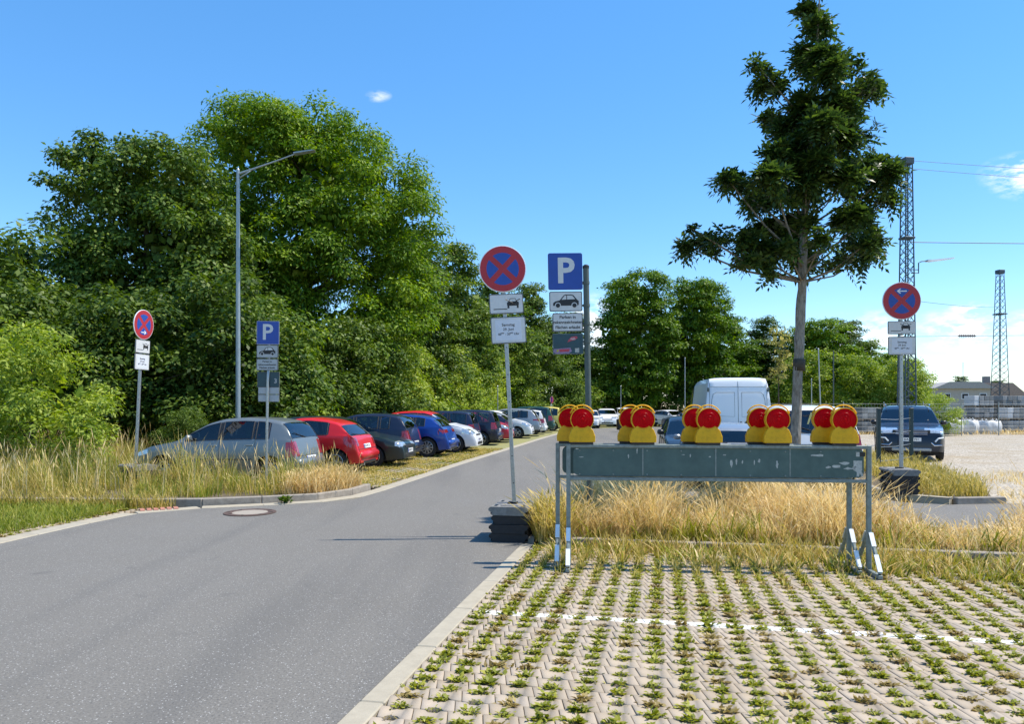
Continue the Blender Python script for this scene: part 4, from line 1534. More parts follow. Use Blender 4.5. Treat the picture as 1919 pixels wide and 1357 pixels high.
def make_car(key, p):
    L, W, H = p['L'], p['W'], p['H']
    top = car_shape(p)
    tumble = p.get('tumble', .20)
    sill = p.get('sill', .20)
    r = p['r']
    ns = p.get('ns', 104)
    t_ = np.linspace(0, 1, ns)
    X = L * (.55 * t_ + .45 * (.5 - .5 * np.cos(math.pi * t_)))
    X[0], X[-1] = 0, L
    b0, b1 = p['belt']
    NH = 16
    rings = np.zeros((ns, NH, 2))
    for i, x in enumerate(X):
        zt = float(top(x))
        belt = b0 + (b1 - b0) * x / L
        fr = max(0, (.75 - x) / .75)
        re = max(0, (x - (L - .7)) / .7)
        w = W / 2 * (1 - p.get('nose', .13) * fr ** 2 - .07 * fr ** 9 - p.get('tail', .07) * re ** 2.2 - .05 * re ** 12)
        zb = sill + .06 * max(0, fr - .3) + .08 * re
        for xw in (p['xf'], p['xr']):
            Ra = r + .055
            dx = abs(x - xw)
            if dx < Ra:
                zb = max(zb, r + math.sqrt(max(0, Ra * Ra - dx * dx)) - .005)
        zA = min(belt, zt - .05)
        zb = min(zb, zA - .06)
        g = float(np.clip((zt - belt) / (H - belt), 0, 1))
        fz = np.array([0, .12, .28, .46, .64, .82, .93, 1.])
        zz = zb + (zA - zb) * fz
        yf = np.interp(zz, [.15, .26, .42, .58, .75, .9, 1.2], [.90, .955, .99, 1., .995, .97, .94])
        yf *= np.interp(fz, [0, .8, 1.], [1, 1, .985])
        zD = zt - .014 - .022 * g
        yA = w * yf[-1]
        yB = yA - .012
        zt8, zt11 = zA + (zD - zA) * .07, zA + (zD - zA) * .89
        y11 = w * (.945 - tumble * g)
        rows = [(w * yf[j], zz[j]) for j in range(8)]
        rows.append((yB, zt8))
        for f in (.36, .7):
            rows.append((yB + (y11 - yB) * (f - .10 * f * (1 - f) * 4 * .5), zt8 + (zt11 - zt8) * f))
        rows.append((y11, zt11))
        y12 = w * (.915 - (tumble + .012) * g)
        rows.append((y12, zD))
        rows.append((y12 * .80, zt - .007 - .004 * g))
        rows.append((y12 * .45, zt - .002))
        rows.append((0, zt))
        rings[i] = rows
    NR = 2 * NH - 1
    V = np.zeros((ns, NR, 3))
    for i in range(ns):
        xl = L / 2 - X[i]
        for j in range(NH):
            y, z = rings[i, j]
            # slight plan curvature of nose and tail
            V[i, j] = (xl, y, z)
            V[i, NR - 1 - j] = (xl, -y, z)
    root = empty('parked_car')
    cls = {}

    def put(name, f):
        cls.setdefault(name, []).append(f)
    wins = p.get('wins', [])
    for i in range(ns - 1):
        xm = (X[i] + X[i + 1]) / 2
        zt = float(top(xm))
        belt = b0 + (b1 - b0) * xm / L
        g = (zt - belt) / (H - belt)
        for j in range(NR - 1):
            f = (i * NR + j, (i + 1) * NR + j, (i + 1) * NR + j + 1, i * NR + j + 1)
            jj = j if j < NH - 1 else NR - 2 - j       # segment index 0..14 on either side
            side = 'l' if j < NH - 1 else 'r'
            zc = V[[i, i + 1, i + 1, i], [j, j, j + 1, j + 1], 2].mean()
            yc = abs(V[[i, i + 1, i + 1, i], [j, j, j + 1, j + 1], 1].mean())
            name = 'body'
            if 8 <= jj <= 10 and g > .16:
                for wi, (a, b) in enumerate(wins):
                    if a <= xm <= b:
                        name = 'window%d%s' % (wi, side)
            if name == 'body' and 8 <= jj <= 10 and g > .16 and wins and wins[0][0] < xm < wins[-1][1]:
                name = 'pillar%d%s' % (sum(1 for a, b in wins if b < xm), side)
            if jj >= 12 and p['ws'][0] <= xm <= p['ws'][1]:
                name = 'windscreen'
            if p.get('rw') and jj >= 12 and p['rw'][0] <= xm <= p['rw'][1]:
                name = 'rear_window'
            if name == 'body' and jj >= 11 and p['ws'][1] < xm < (p['rw'][0] if p.get('rw') else L - .1) and g > .5:
                name = 'roof'
            hl, tl = p['hl'], p['tl']
            if name == 'body' and hl[0] <= xm <= hl[1] and hl[2] + .12 * max(0, xm - hl[0]) <= zc <= hl[3] + .10 * xm and yc > hl[4]:
                name = 'headlight' + side
            if name == 'body' and tl[0] <= xm <= tl[1] and tl[2] <= zc <= tl[3] and yc > tl[4]:
                name = 'taillight' + side
            if name == 'body' and zc < p.get('clad', .0):
                name = 'cladding'
            put(name, f)
    # caps at nose and tail
    put('body', tuple(range(NR)))
    put('body', tuple((ns - 1) * NR + j for j in range(NR - 1, -1, -1)))
    VV = V.reshape(-1, 3)
    mats = {'body': 'paint_dark_navy', 'roof': 'paint_dark_navy', 'windscreen': 'car_glass', 'rear_window': 'car_glass', 'cladding': 'black_plastic', 'pillar': 'black_plastic'}
    for name, fs in cls.items():
        used = sorted({q for f in fs for q in f})
        mp_ = {q: n_ for n_, q in enumerate(used)}
        mb = MB().add([VV[q] for q in used], [tuple(mp_[q] for q in f) for f in fs])
        base = name
        if name.startswith('window'):
            base, mat = 'side_window', 'car_glass'
        if name == 'windscreen':
            mat = 'car_glass'
        elif name.startswith('pillar'):
            base, mat = 'pillar', 'black_plastic'
        elif name.startswith('headlight'):
            base, mat = 'headlight', 'light_clear'
        elif name.startswith('taillight'):
            base, mat = 'taillight', 'light_red'
        elif not name.startswith('window'):
            mat = mats[name]
        mb.build(base, mat, root, True, 50)
    # dark inside: floor, wells
    mb = MB()
    mb.box((L / 2 - L * .5, 0, .26), (L - .7, W * .80, .16))
    mb.box((L / 2 - (p['ws'][0] + .35), 0, p['belt'][0] - .17), (.5, W * .80, .22))
    cab_end = (p['rw'][1] if p.get('rw') else p['ws'][1] + 1.4) - .25
    mb.box((L / 2 - (p['ws'][0] + cab_end) / 2, 0, .42), (cab_end - p['ws'][0], W * .82, .22))
    mb.build('interior', 'car_interior', root)
    mb = MB()
    for xw in (p['xf'], p['xr']):
        for s in (-1, 1):
            Ra = r + .05
            arc = [(Ra * math.cos(R(a)), Ra * math.sin(R(a))) for a in range(-8, 189, 14)]
            m = len(arc)
            yo, yi = s * (W / 2 - .035), s * (W / 2 - .34)
            vs = [(L / 2 - xw + a, yo, r + b) for a, b in arc] + [(L / 2 - xw + a, yi, r + b) for a, b in arc]
            fs = [(k_, k_ + 1, m + k_ + 1, m + k_) for k_ in range(m - 1)] + [tuple(range(m, 2 * m))]
            MB().add(vs, fs).build('wheel_arch', 'black_plastic', root)
    for xs in p.get('seats', ()):
        for s in (-1, 1):
            sb = MB()
            m3 = Matrix.Rotation(R(-14), 3, 'Y')
            sb.box((L / 2 - xs, s * W * .21, .80), (.12, W * .27, .52), 0, m3)
            sb.box((L / 2 - xs - .09, s * W * .21, 1.14), (.08, W * .14, .16), 0, m3)
            sb.build('seat', 'seat_cloth', root)
    # wheels
    for xw in (p['xf'], p['xr']):
        for s in (-1, 1):
            wk = (key, 'wheel')
            if wk not in KIDS:
                tb = MB().lathe([(r * .66, -.085), (r * .93, -.095), (r, -.06), (r, .06), (r * .93, .095), (r * .66, .085)], 28, 'Y', caps=False)
                wo = tb.build('wheel', 'tyre', root, True, 40)
                rb = MB().lathe([(r * .68, -.04), (r * .68, .075), (r * .62, .085), (r * .60, .06), (r * .60, -.02)], 28, 'Y', caps=False)
                nsp = p.get('spokes', 7)
                for k in range(nsp):
                    a = 2 * math.pi * k / nsp
                    m3 = Matrix.Rotation(-a, 3, 'Y')
                    rb.box(m3 @ Vector((r * .36, .055, 0)), (r * .56, .028, r * .13), 0, m3)
                rb.lathe([(r * .16, .03), (r * .16, .074), (r * .10, .080)], 12, 'Y')
                ro = rb.build('rim', 'rim_alloy', wo, True, 35)
                db = MB().lathe([(r * .60, .0), (r * .01, .0)], 20, 'Y', caps=False)
                do = db.build('brake_disc', 'black_plastic', wo)
                KIDS[wk] = (wo.data, ro.data, do.data)
            else:
                wo = link('wheel', KIDS[wk][0], root)
                ro = link('rim', KIDS[wk][1], wo)
                do = link('brake_disc', KIDS[wk][2], wo)
            wo.location = (L / 2 - xw, s * (W / 2 - .115), r)
            if s < 0:
                wo.rotation_euler = (0, 0, math.pi)

    def surf(x, j):
        i = int(np.argmin(abs(X - x)))
        y, z = rings[i, j]
        return Vector((L / 2 - X[i], y, z))
    # seams and window trim
    mb = MB()
    for x in p.get('seams', ()):
        for s in (-1, 1):
            pts = [surf(x, j) for j in range(1, 9)]
            mb.tube([Vector((q.x, s * (q.y + .001), q.z)) for q in pts], .0045, 4)
    for wi, (a, b) in enumerate(wins):
        xs = [x for x in X if a <= x <= b and (float(top(x)) - (b0 + (b1 - b0) * x / L)) / (H - b0) > .16]
        for s in (-1, 1):
            for j in (8, 11):
                if len(xs) > 1:
                    mb.tube([Vector((q.x, s * q.y, q.z)) for q in (surf(x, j) for x in xs)], .009, 4)
            for x in (xs[0], xs[-1]):
                mb.tube([Vector((q.x, s * q.y, q.z)) for q in (surf(x, j) for j in (8, 9, 10, 11))], .014, 4)
    if p.get('rw'):
        for x in p['rw']:
            q = surf(x, 12)
            mb.tube([Vector((q.x, -q.y, q.z)), Vector((q.x, -q.y * .5, q.z + .01)), Vector((q.x, q.y * .5, q.z + .01)), q], .008, 4)
        for s in (-1, 1):
            xs = np.linspace(p['rw'][0], p['rw'][1], 8)
            mb.tube([Vector((q.x, s * q.y, q.z)) for q in (surf(x, 12) for x in xs)], .008, 4)
    if p.get('rw'):
        for s in (-1, 1):      # tailgate edges
            xs = np.linspace(p['rw'][1], L - .05, 9)
            mb.tube([Vector((q.x - .002, s * q.y * .97, q.z)) for q in (surf(x, 12) for x in xs)], .005, 4)
        zb_ = .60 if r < .34 else .70
        xx = np.linspace(L * .8, L, 300)
        kk = np.where(top(xx) > zb_)[0]
        q = surf(xx[kk[-1]], 12)
        mb.tube([Vector((q.x - .004, f * q.y, q.z)) for f in (-1, -.5, 0, .5, 1)], .006, 4)
    for s in (-1, 1):          # rubbing strip along the doors
        xs = [x for x in X if p['xf'] + r + .1 < x < p['xr'] - r - .1]
        mb.tube([Vector((q.x, s * (q.y + .004), q.z)) for q in (surf(x, 3) for x in xs)], .009, 4)
    mb.build('trim', 'black_plastic', root)
    # rear wiper
    if p.get('rw'):
        q = surf(p['rw'][1], 15)
        q2 = surf(p['rw'][1] - .06, 13)
        MB().tube([q + Vector((-.012, 0, .0)), q2 + Vector((-.02, .0, .01))], .009, 5).build('wiper', 'black_plastic', root)
    # handles, mirrors
    for x in p.get('handles', ()):
        for s in (-1, 1):
            q = surf(x, 6)
            MB().cbox((q.x, s * (q.y + .012), q.z - .045), (.17, .028, .028), .008).build('door_handle', p.get('handle_mat', 'paint_dark_navy'), root)
    xm = p['ws'][0] + .30
    for s in (-1, 1):
        q = surf(xm, 8)
        mb = MB().cbox((q.x, s * (q.y + .115), q.z + .075), (.10, .18, .13), .035)
        mb.box((q.x, s * (q.y + .015), q.z + .03), (.05, .08, .03))
        mb.build('mirror', 'paint_dark_navy', root, True, 40)

    def x_end(z, rear=True):
        xx = np.linspace(L * .75, L, 200) if rear else np.linspace(L * .25, 0, 200)
        zz_ = top(xx)
        kk = np.where(zz_ > z)[0]
        return xx[kk[-1]] if len(kk) else (L if rear else 0)
    # plates, grille, bumper openings
    for rear, zc in ((False, p['pf']), (True, p['pr'])):
        xe = x_end(zc, rear)
        xl = L / 2 - xe + (-.012 if rear else .012)
        slope = 0
        if rear:
            slope = math.atan2(x_end(zc - .06, True) - x_end(zc + .06, True), .12)
        m3 = Matrix.Rotation(slope if rear else 0, 3, 'Y')
        pl = MB().box((xl, 0, zc), (.012, .52, .11), 0, m3).build('number_plate', 'plate_sheet', root)
        MB().box((xl + (-.008 if rear else .008), (.235 if not rear else -.235) * (-1), zc), (.004, .04, .10), 0, m3).build('euro_band', 'euro_blue', pl)
        tx = text_mesh(p.get('reg', 'DA PK 731'), .085, 'sign_black', pl, (0, 0, 0), 'registration', .0008)
        tx.data.transform(Matrix.Rotation(R(-90 if rear else 90), 4, 'Z'))
        tx.location = (xl + (-.0085 if rear else .0085), 0, zc)
        tx.rotation_euler = (0, slope if rear else 0, 0)
    xg = x_end(p['gr'][0], False)
    MB().cbox((L / 2 - xg - .01, 0, p['gr'][0]), (.05, p['gr'][1], p['gr'][2]), .012).build('grille', 'black_plastic', root)
    MB().cbox((L / 2 - .035, 0, .33), (.09, W * .55, .12), .02).build('lower_intake', 'black_plastic', root)
    if not p.get('van'):
        mb = MB().cbox((-L / 2 + .03, 0, .475 if r < .34 else .56), (.16, W * .86, .19), .055)
        mb.build('rear_bumper', 'paint_dark_navy', root, True, 60)
        xb = x_end(.42)
        MB().cbox((L / 2 - L + .045, 0, .30), (.10, W * .62, .10), .02).build('rear_valance', 'black_plastic', root)
        MB().tube([(-L / 2 + .10, W * .28, .25), (-L / 2 - .015, W * .28, .245)], .03, 10).build('exhaust', 'galvanised', root)
    return root, dict(L=L, W=W, top=top, surf=surf, x_end=x_end)


COLORS = {'dark_navy': (.010, .016, .040, .0), 'silver_green': (.20, .225, .23, .45), 'red': (.56, .012, .015, .0), 'black_green': (.012, .022, .024, .1), 'royal_blue': (.008, .050, .27, .25),
          'white': (.74, .75, .76, .0), 'navy': (.012, .020, .055, .1), 'grey': (.30, .32, .34, .5), 'dark_green': (.012, .065, .055, .1), 'yellow': (.72, .60, .14, .0),
          'brown_grey': (.26, .22, .21, .4), 'black': (.010, .011, .013, .0), 'pale_blue': (.78, .80, .82, .0), 'crimson': (.50, .02, .05, .0), 'suv_blue': (.005, .009, .022, .0)}
for k_, c_ in COLORS.items():
    paint('paint_' + k_, c_[:3], c_[3])

SPEC = {
    'polo': dict(L=3.90, W=1.66, H=1.47, belt=(.90, .99), xf=.80, xr=3.26, r=.30, pf=.48, pr=.56, gr=(.60, .9, .07), spokes=7, seats=(1.95, 2.85), sill=.22,
                 prof=[(0, .46), (.03, .60), (.14, .72), (.5, .84), (.98, .935), (1.12, .97), (1.78, 1.355), (2.1, 1.445), (2.6, 1.475), (3.1, 1.455), (3.46, 1.39), (3.60, 1.28), (3.76, .99), (3.82, .80), (3.86, .62), (3.90, .46)],
                 ws=(1.14, 1.80), rw=(3.50, 3.745), wins=[(1.30, 2.08), (2.16, 2.86), (2.91, 3.25)], hl=(.05, .42, .60, .72, .45), tl=(3.62, 3.86, .66, .95, .56),
                 seams=(1.22, 2.12, 2.95), handles=(1.98, 2.82)),
    'pug': dict(L=3.84, W=1.66, H=1.43, belt=(.88, 1.00), xf=.76, xr=3.20, r=.31, pf=.46, pr=.70, gr=(.55, .8, .07), spokes=6, seats=(1.95, 2.80), sill=.21,
                prof=[(0, .42), (.04, .58), (.2, .69), (.6, .84), (.98, .93), (1.08, .955), (1.80, 1.34), (2.1, 1.415), (2.45, 1.43), (2.9, 1.385), (3.2, 1.31), (3.30, 1.26), (3.58, .98), (3.70, .93), (3.78, .62), (3.84, .42)],
                ws=(1.10, 1.80), rw=(3.30, 3.59), wins=[(1.28, 2.18), (2.27, 3.0)], hl=(.12, .62, .60, .72, .42), tl=(3.42, 3.80, .74, .94, .58), seams=(1.2, 2.24), handles=(2.1,)),
    'golf': dict(L=4.15, W=1.73, H=1.44, belt=(.90, .98), xf=.86, xr=3.37, r=.31, pf=.46, pr=.75, gr=(.58, .9, .08), spokes=6, seats=(2.05, 2.95), sill=.20,
                 prof=[(0, .44), (.03, .60), (.10, .71), (.55, .83), (1.12, .93), (1.24, .955), (1.92, 1.34), (2.2, 1.42), (2.7, 1.445), (3.3, 1.425), (3.66, 1.36), (3.76, 1.28), (3.98, .98), (4.05, .85), (4.10, .6), (4.15, .44)],
                 ws=(1.26, 1.92), rw=(3.70, 3.97), wins=[(1.42, 2.25), (2.33, 3.08), (3.12, 3.42)], hl=(.015, .22, .58, .72, .42), tl=(3.86, 4.12, .72, .94, .58),
                 seams=(1.36, 2.29, 3.1), handles=(2.15, 3.0)),
    'megane': dict(L=4.36, W=1.81, H=1.45, belt=(.92, 1.05), xf=.92, xr=3.60, r=.33, pf=.46, pr=.55, gr=(.62, .9, .08), spokes=10, seats=(2.1, 3.05), sill=.20,
                   prof=[(0, .45), (.05, .64), (.2, .76), (.7, .88), (1.18, .96), (1.3, .98), (2.05, 1.36), (2.35, 1.435), (2.75, 1.45), (3.3, 1.41), (3.72, 1.33), (3.82, 1.27), (4.06, 1.05), (4.20, .94), (4.29, .68), (4.36, .45)],
                   ws=(1.32, 2.05), rw=(3.80, 4.07), wins=[(1.5, 2.35), (2.43, 3.12), (3.16, 3.52)], hl=(.1, .6, .66, .78, .45), tl=(3.98, 4.33, .82, .93, .45), seams=(1.44, 2.39, 3.2), handles=(2.25, 3.08)),
    'mini': dict(L=3.72, W=1.72, H=1.49, belt=(.96, 1.05), xf=.76, xr=3.08, r=.31, pf=.46, pr=.8, gr=(.62, .8, .07), spokes=5, seats=(1.9, 2.7), sill=.20,
                 prof=[(0, .42), (.05, .62), (.18, .76), (.55, .92), (.90, 1.0), (1.0, 1.03), (1.62, 1.39), (1.9, 1.47), (2.3, 1.49), (2.8, 1.46), (3.15, 1.40), (3.25, 1.33), (3.48, 1.04), (3.56, .95), (3.65, .65), (3.72, .42)],
                 ws=(1.02, 1.62), rw=(3.22, 3.48), wins=[(1.2, 2.05), (2.14, 2.85)], hl=(.10, .50, .64, .80, .42), tl=(3.42, 3.68, .74, .95, .55), seams=(1.12, 2.1), handles=(1.98,)),
    'mpv': dict(L=4.40, W=1.80, H=1.66, belt=(.98, 1.04), xf=.92, xr=3.62, r=.32, pf=.5, pr=.72, gr=(.66, .9, .08), spokes=5, seats=(2.0, 2.9), sill=.22,
                prof=[(0, .45), (.04, .68), (.15, .82), (.6, .95), (.98, 1.04), (1.1, 1.08), (1.85, 1.52), (2.2, 1.63), (2.8, 1.665), (3.6, 1.645), (4.02, 1.59), (4.12, 1.50), (4.26, 1.04), (4.31, .9), (4.35, .66), (4.40, .45)],
                ws=(1.12, 1.86), rw=(4.05, 4.25), wins=[(1.32, 2.25), (2.33, 3.15), (3.2, 3.95)], hl=(.06, .5, .68, .82, .45), tl=(4.05, 4.36, .80, 1.06, .58), seams=(1.25, 2.29, 3.2), handles=(2.15, 3.1)),
    'suv': dict(L=4.60, W=1.86, H=1.69, belt=(1.03, 1.10), xf=.94, xr=3.66, r=.365, pf=.66, pr=.8, gr=(.86, 1.0, .17), spokes=5, seats=(2.15, 3.1), sill=.26, clad=.42,
                prof=[(0, .52), (.03, .78), (.10, .93), (.6, 1.03), (1.12, 1.09), (1.25, 1.115), (1.98, 1.57), (2.3, 1.66), (2.8, 1.69), (3.6, 1.66), (4.05, 1.58), (4.15, 1.50), (4.38, 1.16), (4.47, 1.05), (4.54, .75), (4.60, .52)],
                ws=(1.27, 2.0), rw=(4.10, 4.38), wins=[(1.5, 2.38), (2.46, 3.28), (3.33, 3.85)], hl=(.02, .5, .82, .95, .46), tl=(4.15, 4.56, .92, 1.06, .5), seams=(1.42, 2.42, 3.3), handles=(2.28, 3.2), handle_mat='chrome'),
    'van': dict(L=5.55, W=2.06, H=2.56, belt=(1.35, 1.42), xf=1.0, xr=4.25, r=.35, pf=.55, pr=.62, gr=(.85, 1.2, .16), spokes=6, seats=(2.0,), sill=.26, tumble=.13, van=True, tail=.02, ns=110,
                prof=[(0, .55), (.04, .85), (.12, 1.0), (.6, 1.22), (.95, 1.38), (1.05, 1.42), (1.75, 2.2), (2.05, 2.42), (2.6, 2.53), (3.4, 2.56), (5.30, 2.55), (5.40, 2.50), (5.45, 2.30), (5.50, 1.4), (5.55, .55)],
                ws=(1.07, 1.75), rw=None, wins=[(1.3, 2.3)], hl=(.06, .6, .80, 1.05, .55), tl=(5.38, 5.55, .85, 1.35, .90), seams=(1.25, 2.35, 3.6), handles=(2.25,)),
}
PROTO, USED = {}, {}
CG = {'left': 'cars parked in the row left of the road', 'far': 'cars parked across the far end of the road', 'right': 'cars parked on the right of the road'}


def car(kind, colour, loc, heading, label, group, roof=None, cat='car', s=1.0):
    """heading: direction the nose points, degrees from +x; loc: centre of the car on the ground"""
    if kind not in PROTO:
        PROTO[kind] = make_car(kind, SPEC[kind])
        USED[kind] = False
    root = PROTO[kind][0]
    if USED[kind]:
        o = copy_tree(root)
    else:
        o = root
        USED[kind] = True
    o.name = 'parked_van' if kind == 'van' else 'parked_car'
    o.location = loc
    o.rotation_euler = (0, 0, R(heading))
    o.scale = (s, s, s)
    tag(o, label, cat, CG[group])
    for ch in o.children:
        nm = ch.name.split('.')[0]
        if nm in ('body', 'roof', 'mirror', 'door_handle') or (nm == 'rear_bumper' and kind != 'van'):
            if nm == 'door_handle' and SPEC[kind].get('handle_mat') == 'chrome':
                continue
            ch.material_slots[0].link = 'OBJECT'
            ch.material_slots[0].material = M('paint_' + (roof if (roof and nm in ('roof', 'mirror')) else colour))
    return o


def row_car(kind, colour, Yc, Xe, rear_out, label, roof=None, yaw=-7.0, s=1.0):
    """car at right angles to the road with its road-side end at Xe"""
    L = SPEC[kind]['L'] * s
    u = Vector((math.cos(R(yaw)), math.sin(R(yaw))))
    c_ = Vector((Xe, Yc)) - u * L / 2
    return car(kind, colour, (c_.x, c_.y, 0), yaw + (180 if rear_out else 0), label, 'left', roof, s=s)


row_car('polo', 'silver_green', 16.72, -4.52, True, 'silver green hatchback behind the tall verge grass, nearest of the left row')
row_car('pug', 'red', 19.25, -3.70, True, 'bright red hatchback parked between the silver and the black hatchback')
row_car('golf', 'black_green', 21.45, -2.95, False, 'black hatchback with its nose and headlight towards the road, next to the red one')
row_car('polo', 'dark_navy', 23.55, -3.02, True, 'dark navy hatchback squeezed between the black and the royal blue car', s=1.02)
row_car('megane', 'royal_blue', 25.75, -2.02, True, 'royal blue hatchback with large multi spoke alloy wheel')
row_car('mini', 'white', 28.15, -1.22, False, 'small white car with a red roof, nose towards the road', roof='red', s=1.05)
row_car('mpv', 'navy', 30.5, -1.35, True, 'dark blue car with red tail lamp just beyond the red roofed white car', s=.93)
row_car('mpv', 'dark_navy', 33.2, -.50, True, 'dark estate car with round bright tail lamp left of the tilted sign pole', s=.95)
row_car('mini', 'crimson', 35.6, .02, False, 'pinkish red small car half hidden by the tilted sign pole', s=1.03)
row_car('megane', 'navy', 37.9, .10, True, 'dark blue car with pale roof edge behind the tilted sign pole', roof='grey')
row_car('mini', 'white', 40.4, 1.15, False, 'silver white small car nose out just right of the tilted sign pole', s=1.02)
row_car('suv', 'grey', 43.2, 1.72, True, 'grey sport utility car with sloping rear in the left row', s=.96)
row_car('mpv', 'white', 46.0, 2.15, True, 'white car mostly hidden between the grey and the dark green car', s=.92)
row_car('mpv', 'dark_green', 49.2, 2.85, True, 'dark green van like car with upright red tail lamp', s=1.05)
row_car('mpv', 'yellow', 52.6, 3.75, True, 'pale yellow car at the far end of the left row', s=1.04)

car('mini', 'white', (8.2, 64.2, 0), -95, 'white car left of the second lamp pair at the far road end', 'far', s=1.05)
car('suv', 'white', (10.1, 66.0, 0), -92, 'white tall car partly hidden by the black litter bin', 'far', s=.98)
car('megane', 'white', (6.4, 61.4, 0), -98, 'leftmost white car of the far cross row', 'far')
car('golf', 'dark_navy', (12.6, 66.0, 0), -93, 'dark car behind the second pair of warning lamps', 'far')
car('megane', 'white', (13.8, 63.6, 0), -60, 'white car just right of the second pair of warning lamps', 'far')
car('megane', 'black', (16.6, 64.5, 0), -50, 'black car right of the second pair of warning lamps', 'far')
car('suv', 'brown_grey', (13.4, 55.2, 0), 150, 'brown grey car with red tail lamp left of the third lamp pair', 'right', s=.92)
car('golf', 'white', (16.0, 60.5, 0), 95, 'white car behind the brown grey car left of the van', 'right')
car('golf', 'navy', (11.6, 46.4, 0), 155, 'dark blue car low behind the third pair of warning lamps', 'right')

# white van and the cars in front of it
vr = car('van', 'pale_blue', (6.82, 23.9, 0), 83, 'white high roof delivery van seen from behind beyond the barriers', 'right', cat='van')
VL = SPEC['van']['L']
# rear door furniture
mb = MB()
vs_ = PROTO['van'][1]
xr_ = lambda z: VL / 2 - float(vs_['x_end'](z))


def on_door(y, z, d=.006):
    return Vector((xr_(z) - d, y, z))


mb.tube([on_door(0, z) for z in np.linspace(.75, 2.44, 12)], .006, 4)
for s in (-1, 1):
    mb.tube([on_door(s * .10, 2.12)] + [on_door(s * y, 2.12) for y in (.4, .62)] + [on_door(s * .70, 2.06), on_door(s * .74, 1.9), on_door(s * .76, 1.6), on_door(s * .76, 1.45), on_door(s * .10, 1.42), on_door(s * .10, 2.12)], .005, 4)
    mb.tube([on_door(s * .80, z) for z in np.linspace(.75, 2.40, 10)], .005, 4)
mb.tube([on_door(y, 2.28) for y in np.linspace(-.78, .78, 9)], .005, 4)
mb.build('door_seam', 'post_grey', vr)
for s in (-1, 1):
    for z in (.95, 1.5, 2.2):
        MB().cbox(on_door(s * .84, z, .012), (.03, .05, .12), .008).build('hinge', 'post_grey', vr)
MB().cbox(on_door(-.07, 1.2, .02), (.03, .05, .16), .008).build('door_handle', 'black_plastic', vr)
MB().cbox((-VL / 2 - .02, 0, .45), (.12, 1.8, .16), .03).build('rear_bumper', 'black_plastic', vr)

car('mpv', 'white', (6.55, 17.6, 0), 86, 'white estate car with dark rear window right of the ash trunk', 'right', s=1.05)
car('golf', 'black', (5.05, 20.6, 0), 262, 'black car in front of the white van with its mirror showing', 'right')
car('megane', 'grey', (4.72, 16.9, 0), 80, 'grey silver car low behind the third and fourth lamp pairs', 'right', s=.94)
car('suv', 'suv_blue', (13.45, 25.2, 0), 245, 'dark blue sport utility car facing the camera on the gravel lot', 'right', s=1.04)
suv = [o for o in COL.objects if o.get('label', '').startswith('dark blue sport utility car facing')][0]
# chrome badge, day lights, roof rails, skid plate of the big dark car
LS = SPEC['suv']['L']
MB().add([(LS / 2 + .03, 0, .99), (LS / 2 + .03, -.055, .87), (LS / 2 + .03, 0, .75), (LS / 2 + .03, .055, .87),
          (LS / 2 + .045, 0, .93), (LS / 2 + .045, -.028, .87), (LS / 2 + .045, 0, .81), (LS / 2 + .045, .028, .87)],
         [(0, 1, 5, 4), (1, 2, 6, 5), (2, 3, 7, 6), (3, 0, 4, 7)]).build('emblem', 'chrome', suv)
for s in (-1, 1):
    MB().tube([(LS / 2 - .10, s * .84, .72), (LS / 2 - .0, s * .70, .70), (LS / 2 + .02, s * .62, .60)], .022, 6).build('light_bar', 'white_reflector', suv)
    MB().tube([(LS / 2 - .02, s * .80, .50), (LS / 2 + .015, s * .60, .49), (LS / 2 + .02, s * .52, .57)], .018, 6).build('fog_trim', 'chrome', suv)
    MB().tube([(.35, s * .62, 1.67), (.2, s * .63, 1.72), (-1.2, s * .62, 1.72), (-1.4, s * .61, 1.66)], .018, 6).build('roof_rail', 'chrome', suv)
for k in range(3):
    MB().tube([(LS / 2 + .028, -.42, .82 + .045 * k), (LS / 2 + .035, 0, .815 + .045 * k), (LS / 2 + .028, .42, .82 + .045 * k)], .007, 5).build('grille_bar', 'chrome', suv)
MB().cbox((LS / 2 - .02, 0, .36), (.08, 1.05, .10), .02).build('skid_plate', 'galvanised', suv)

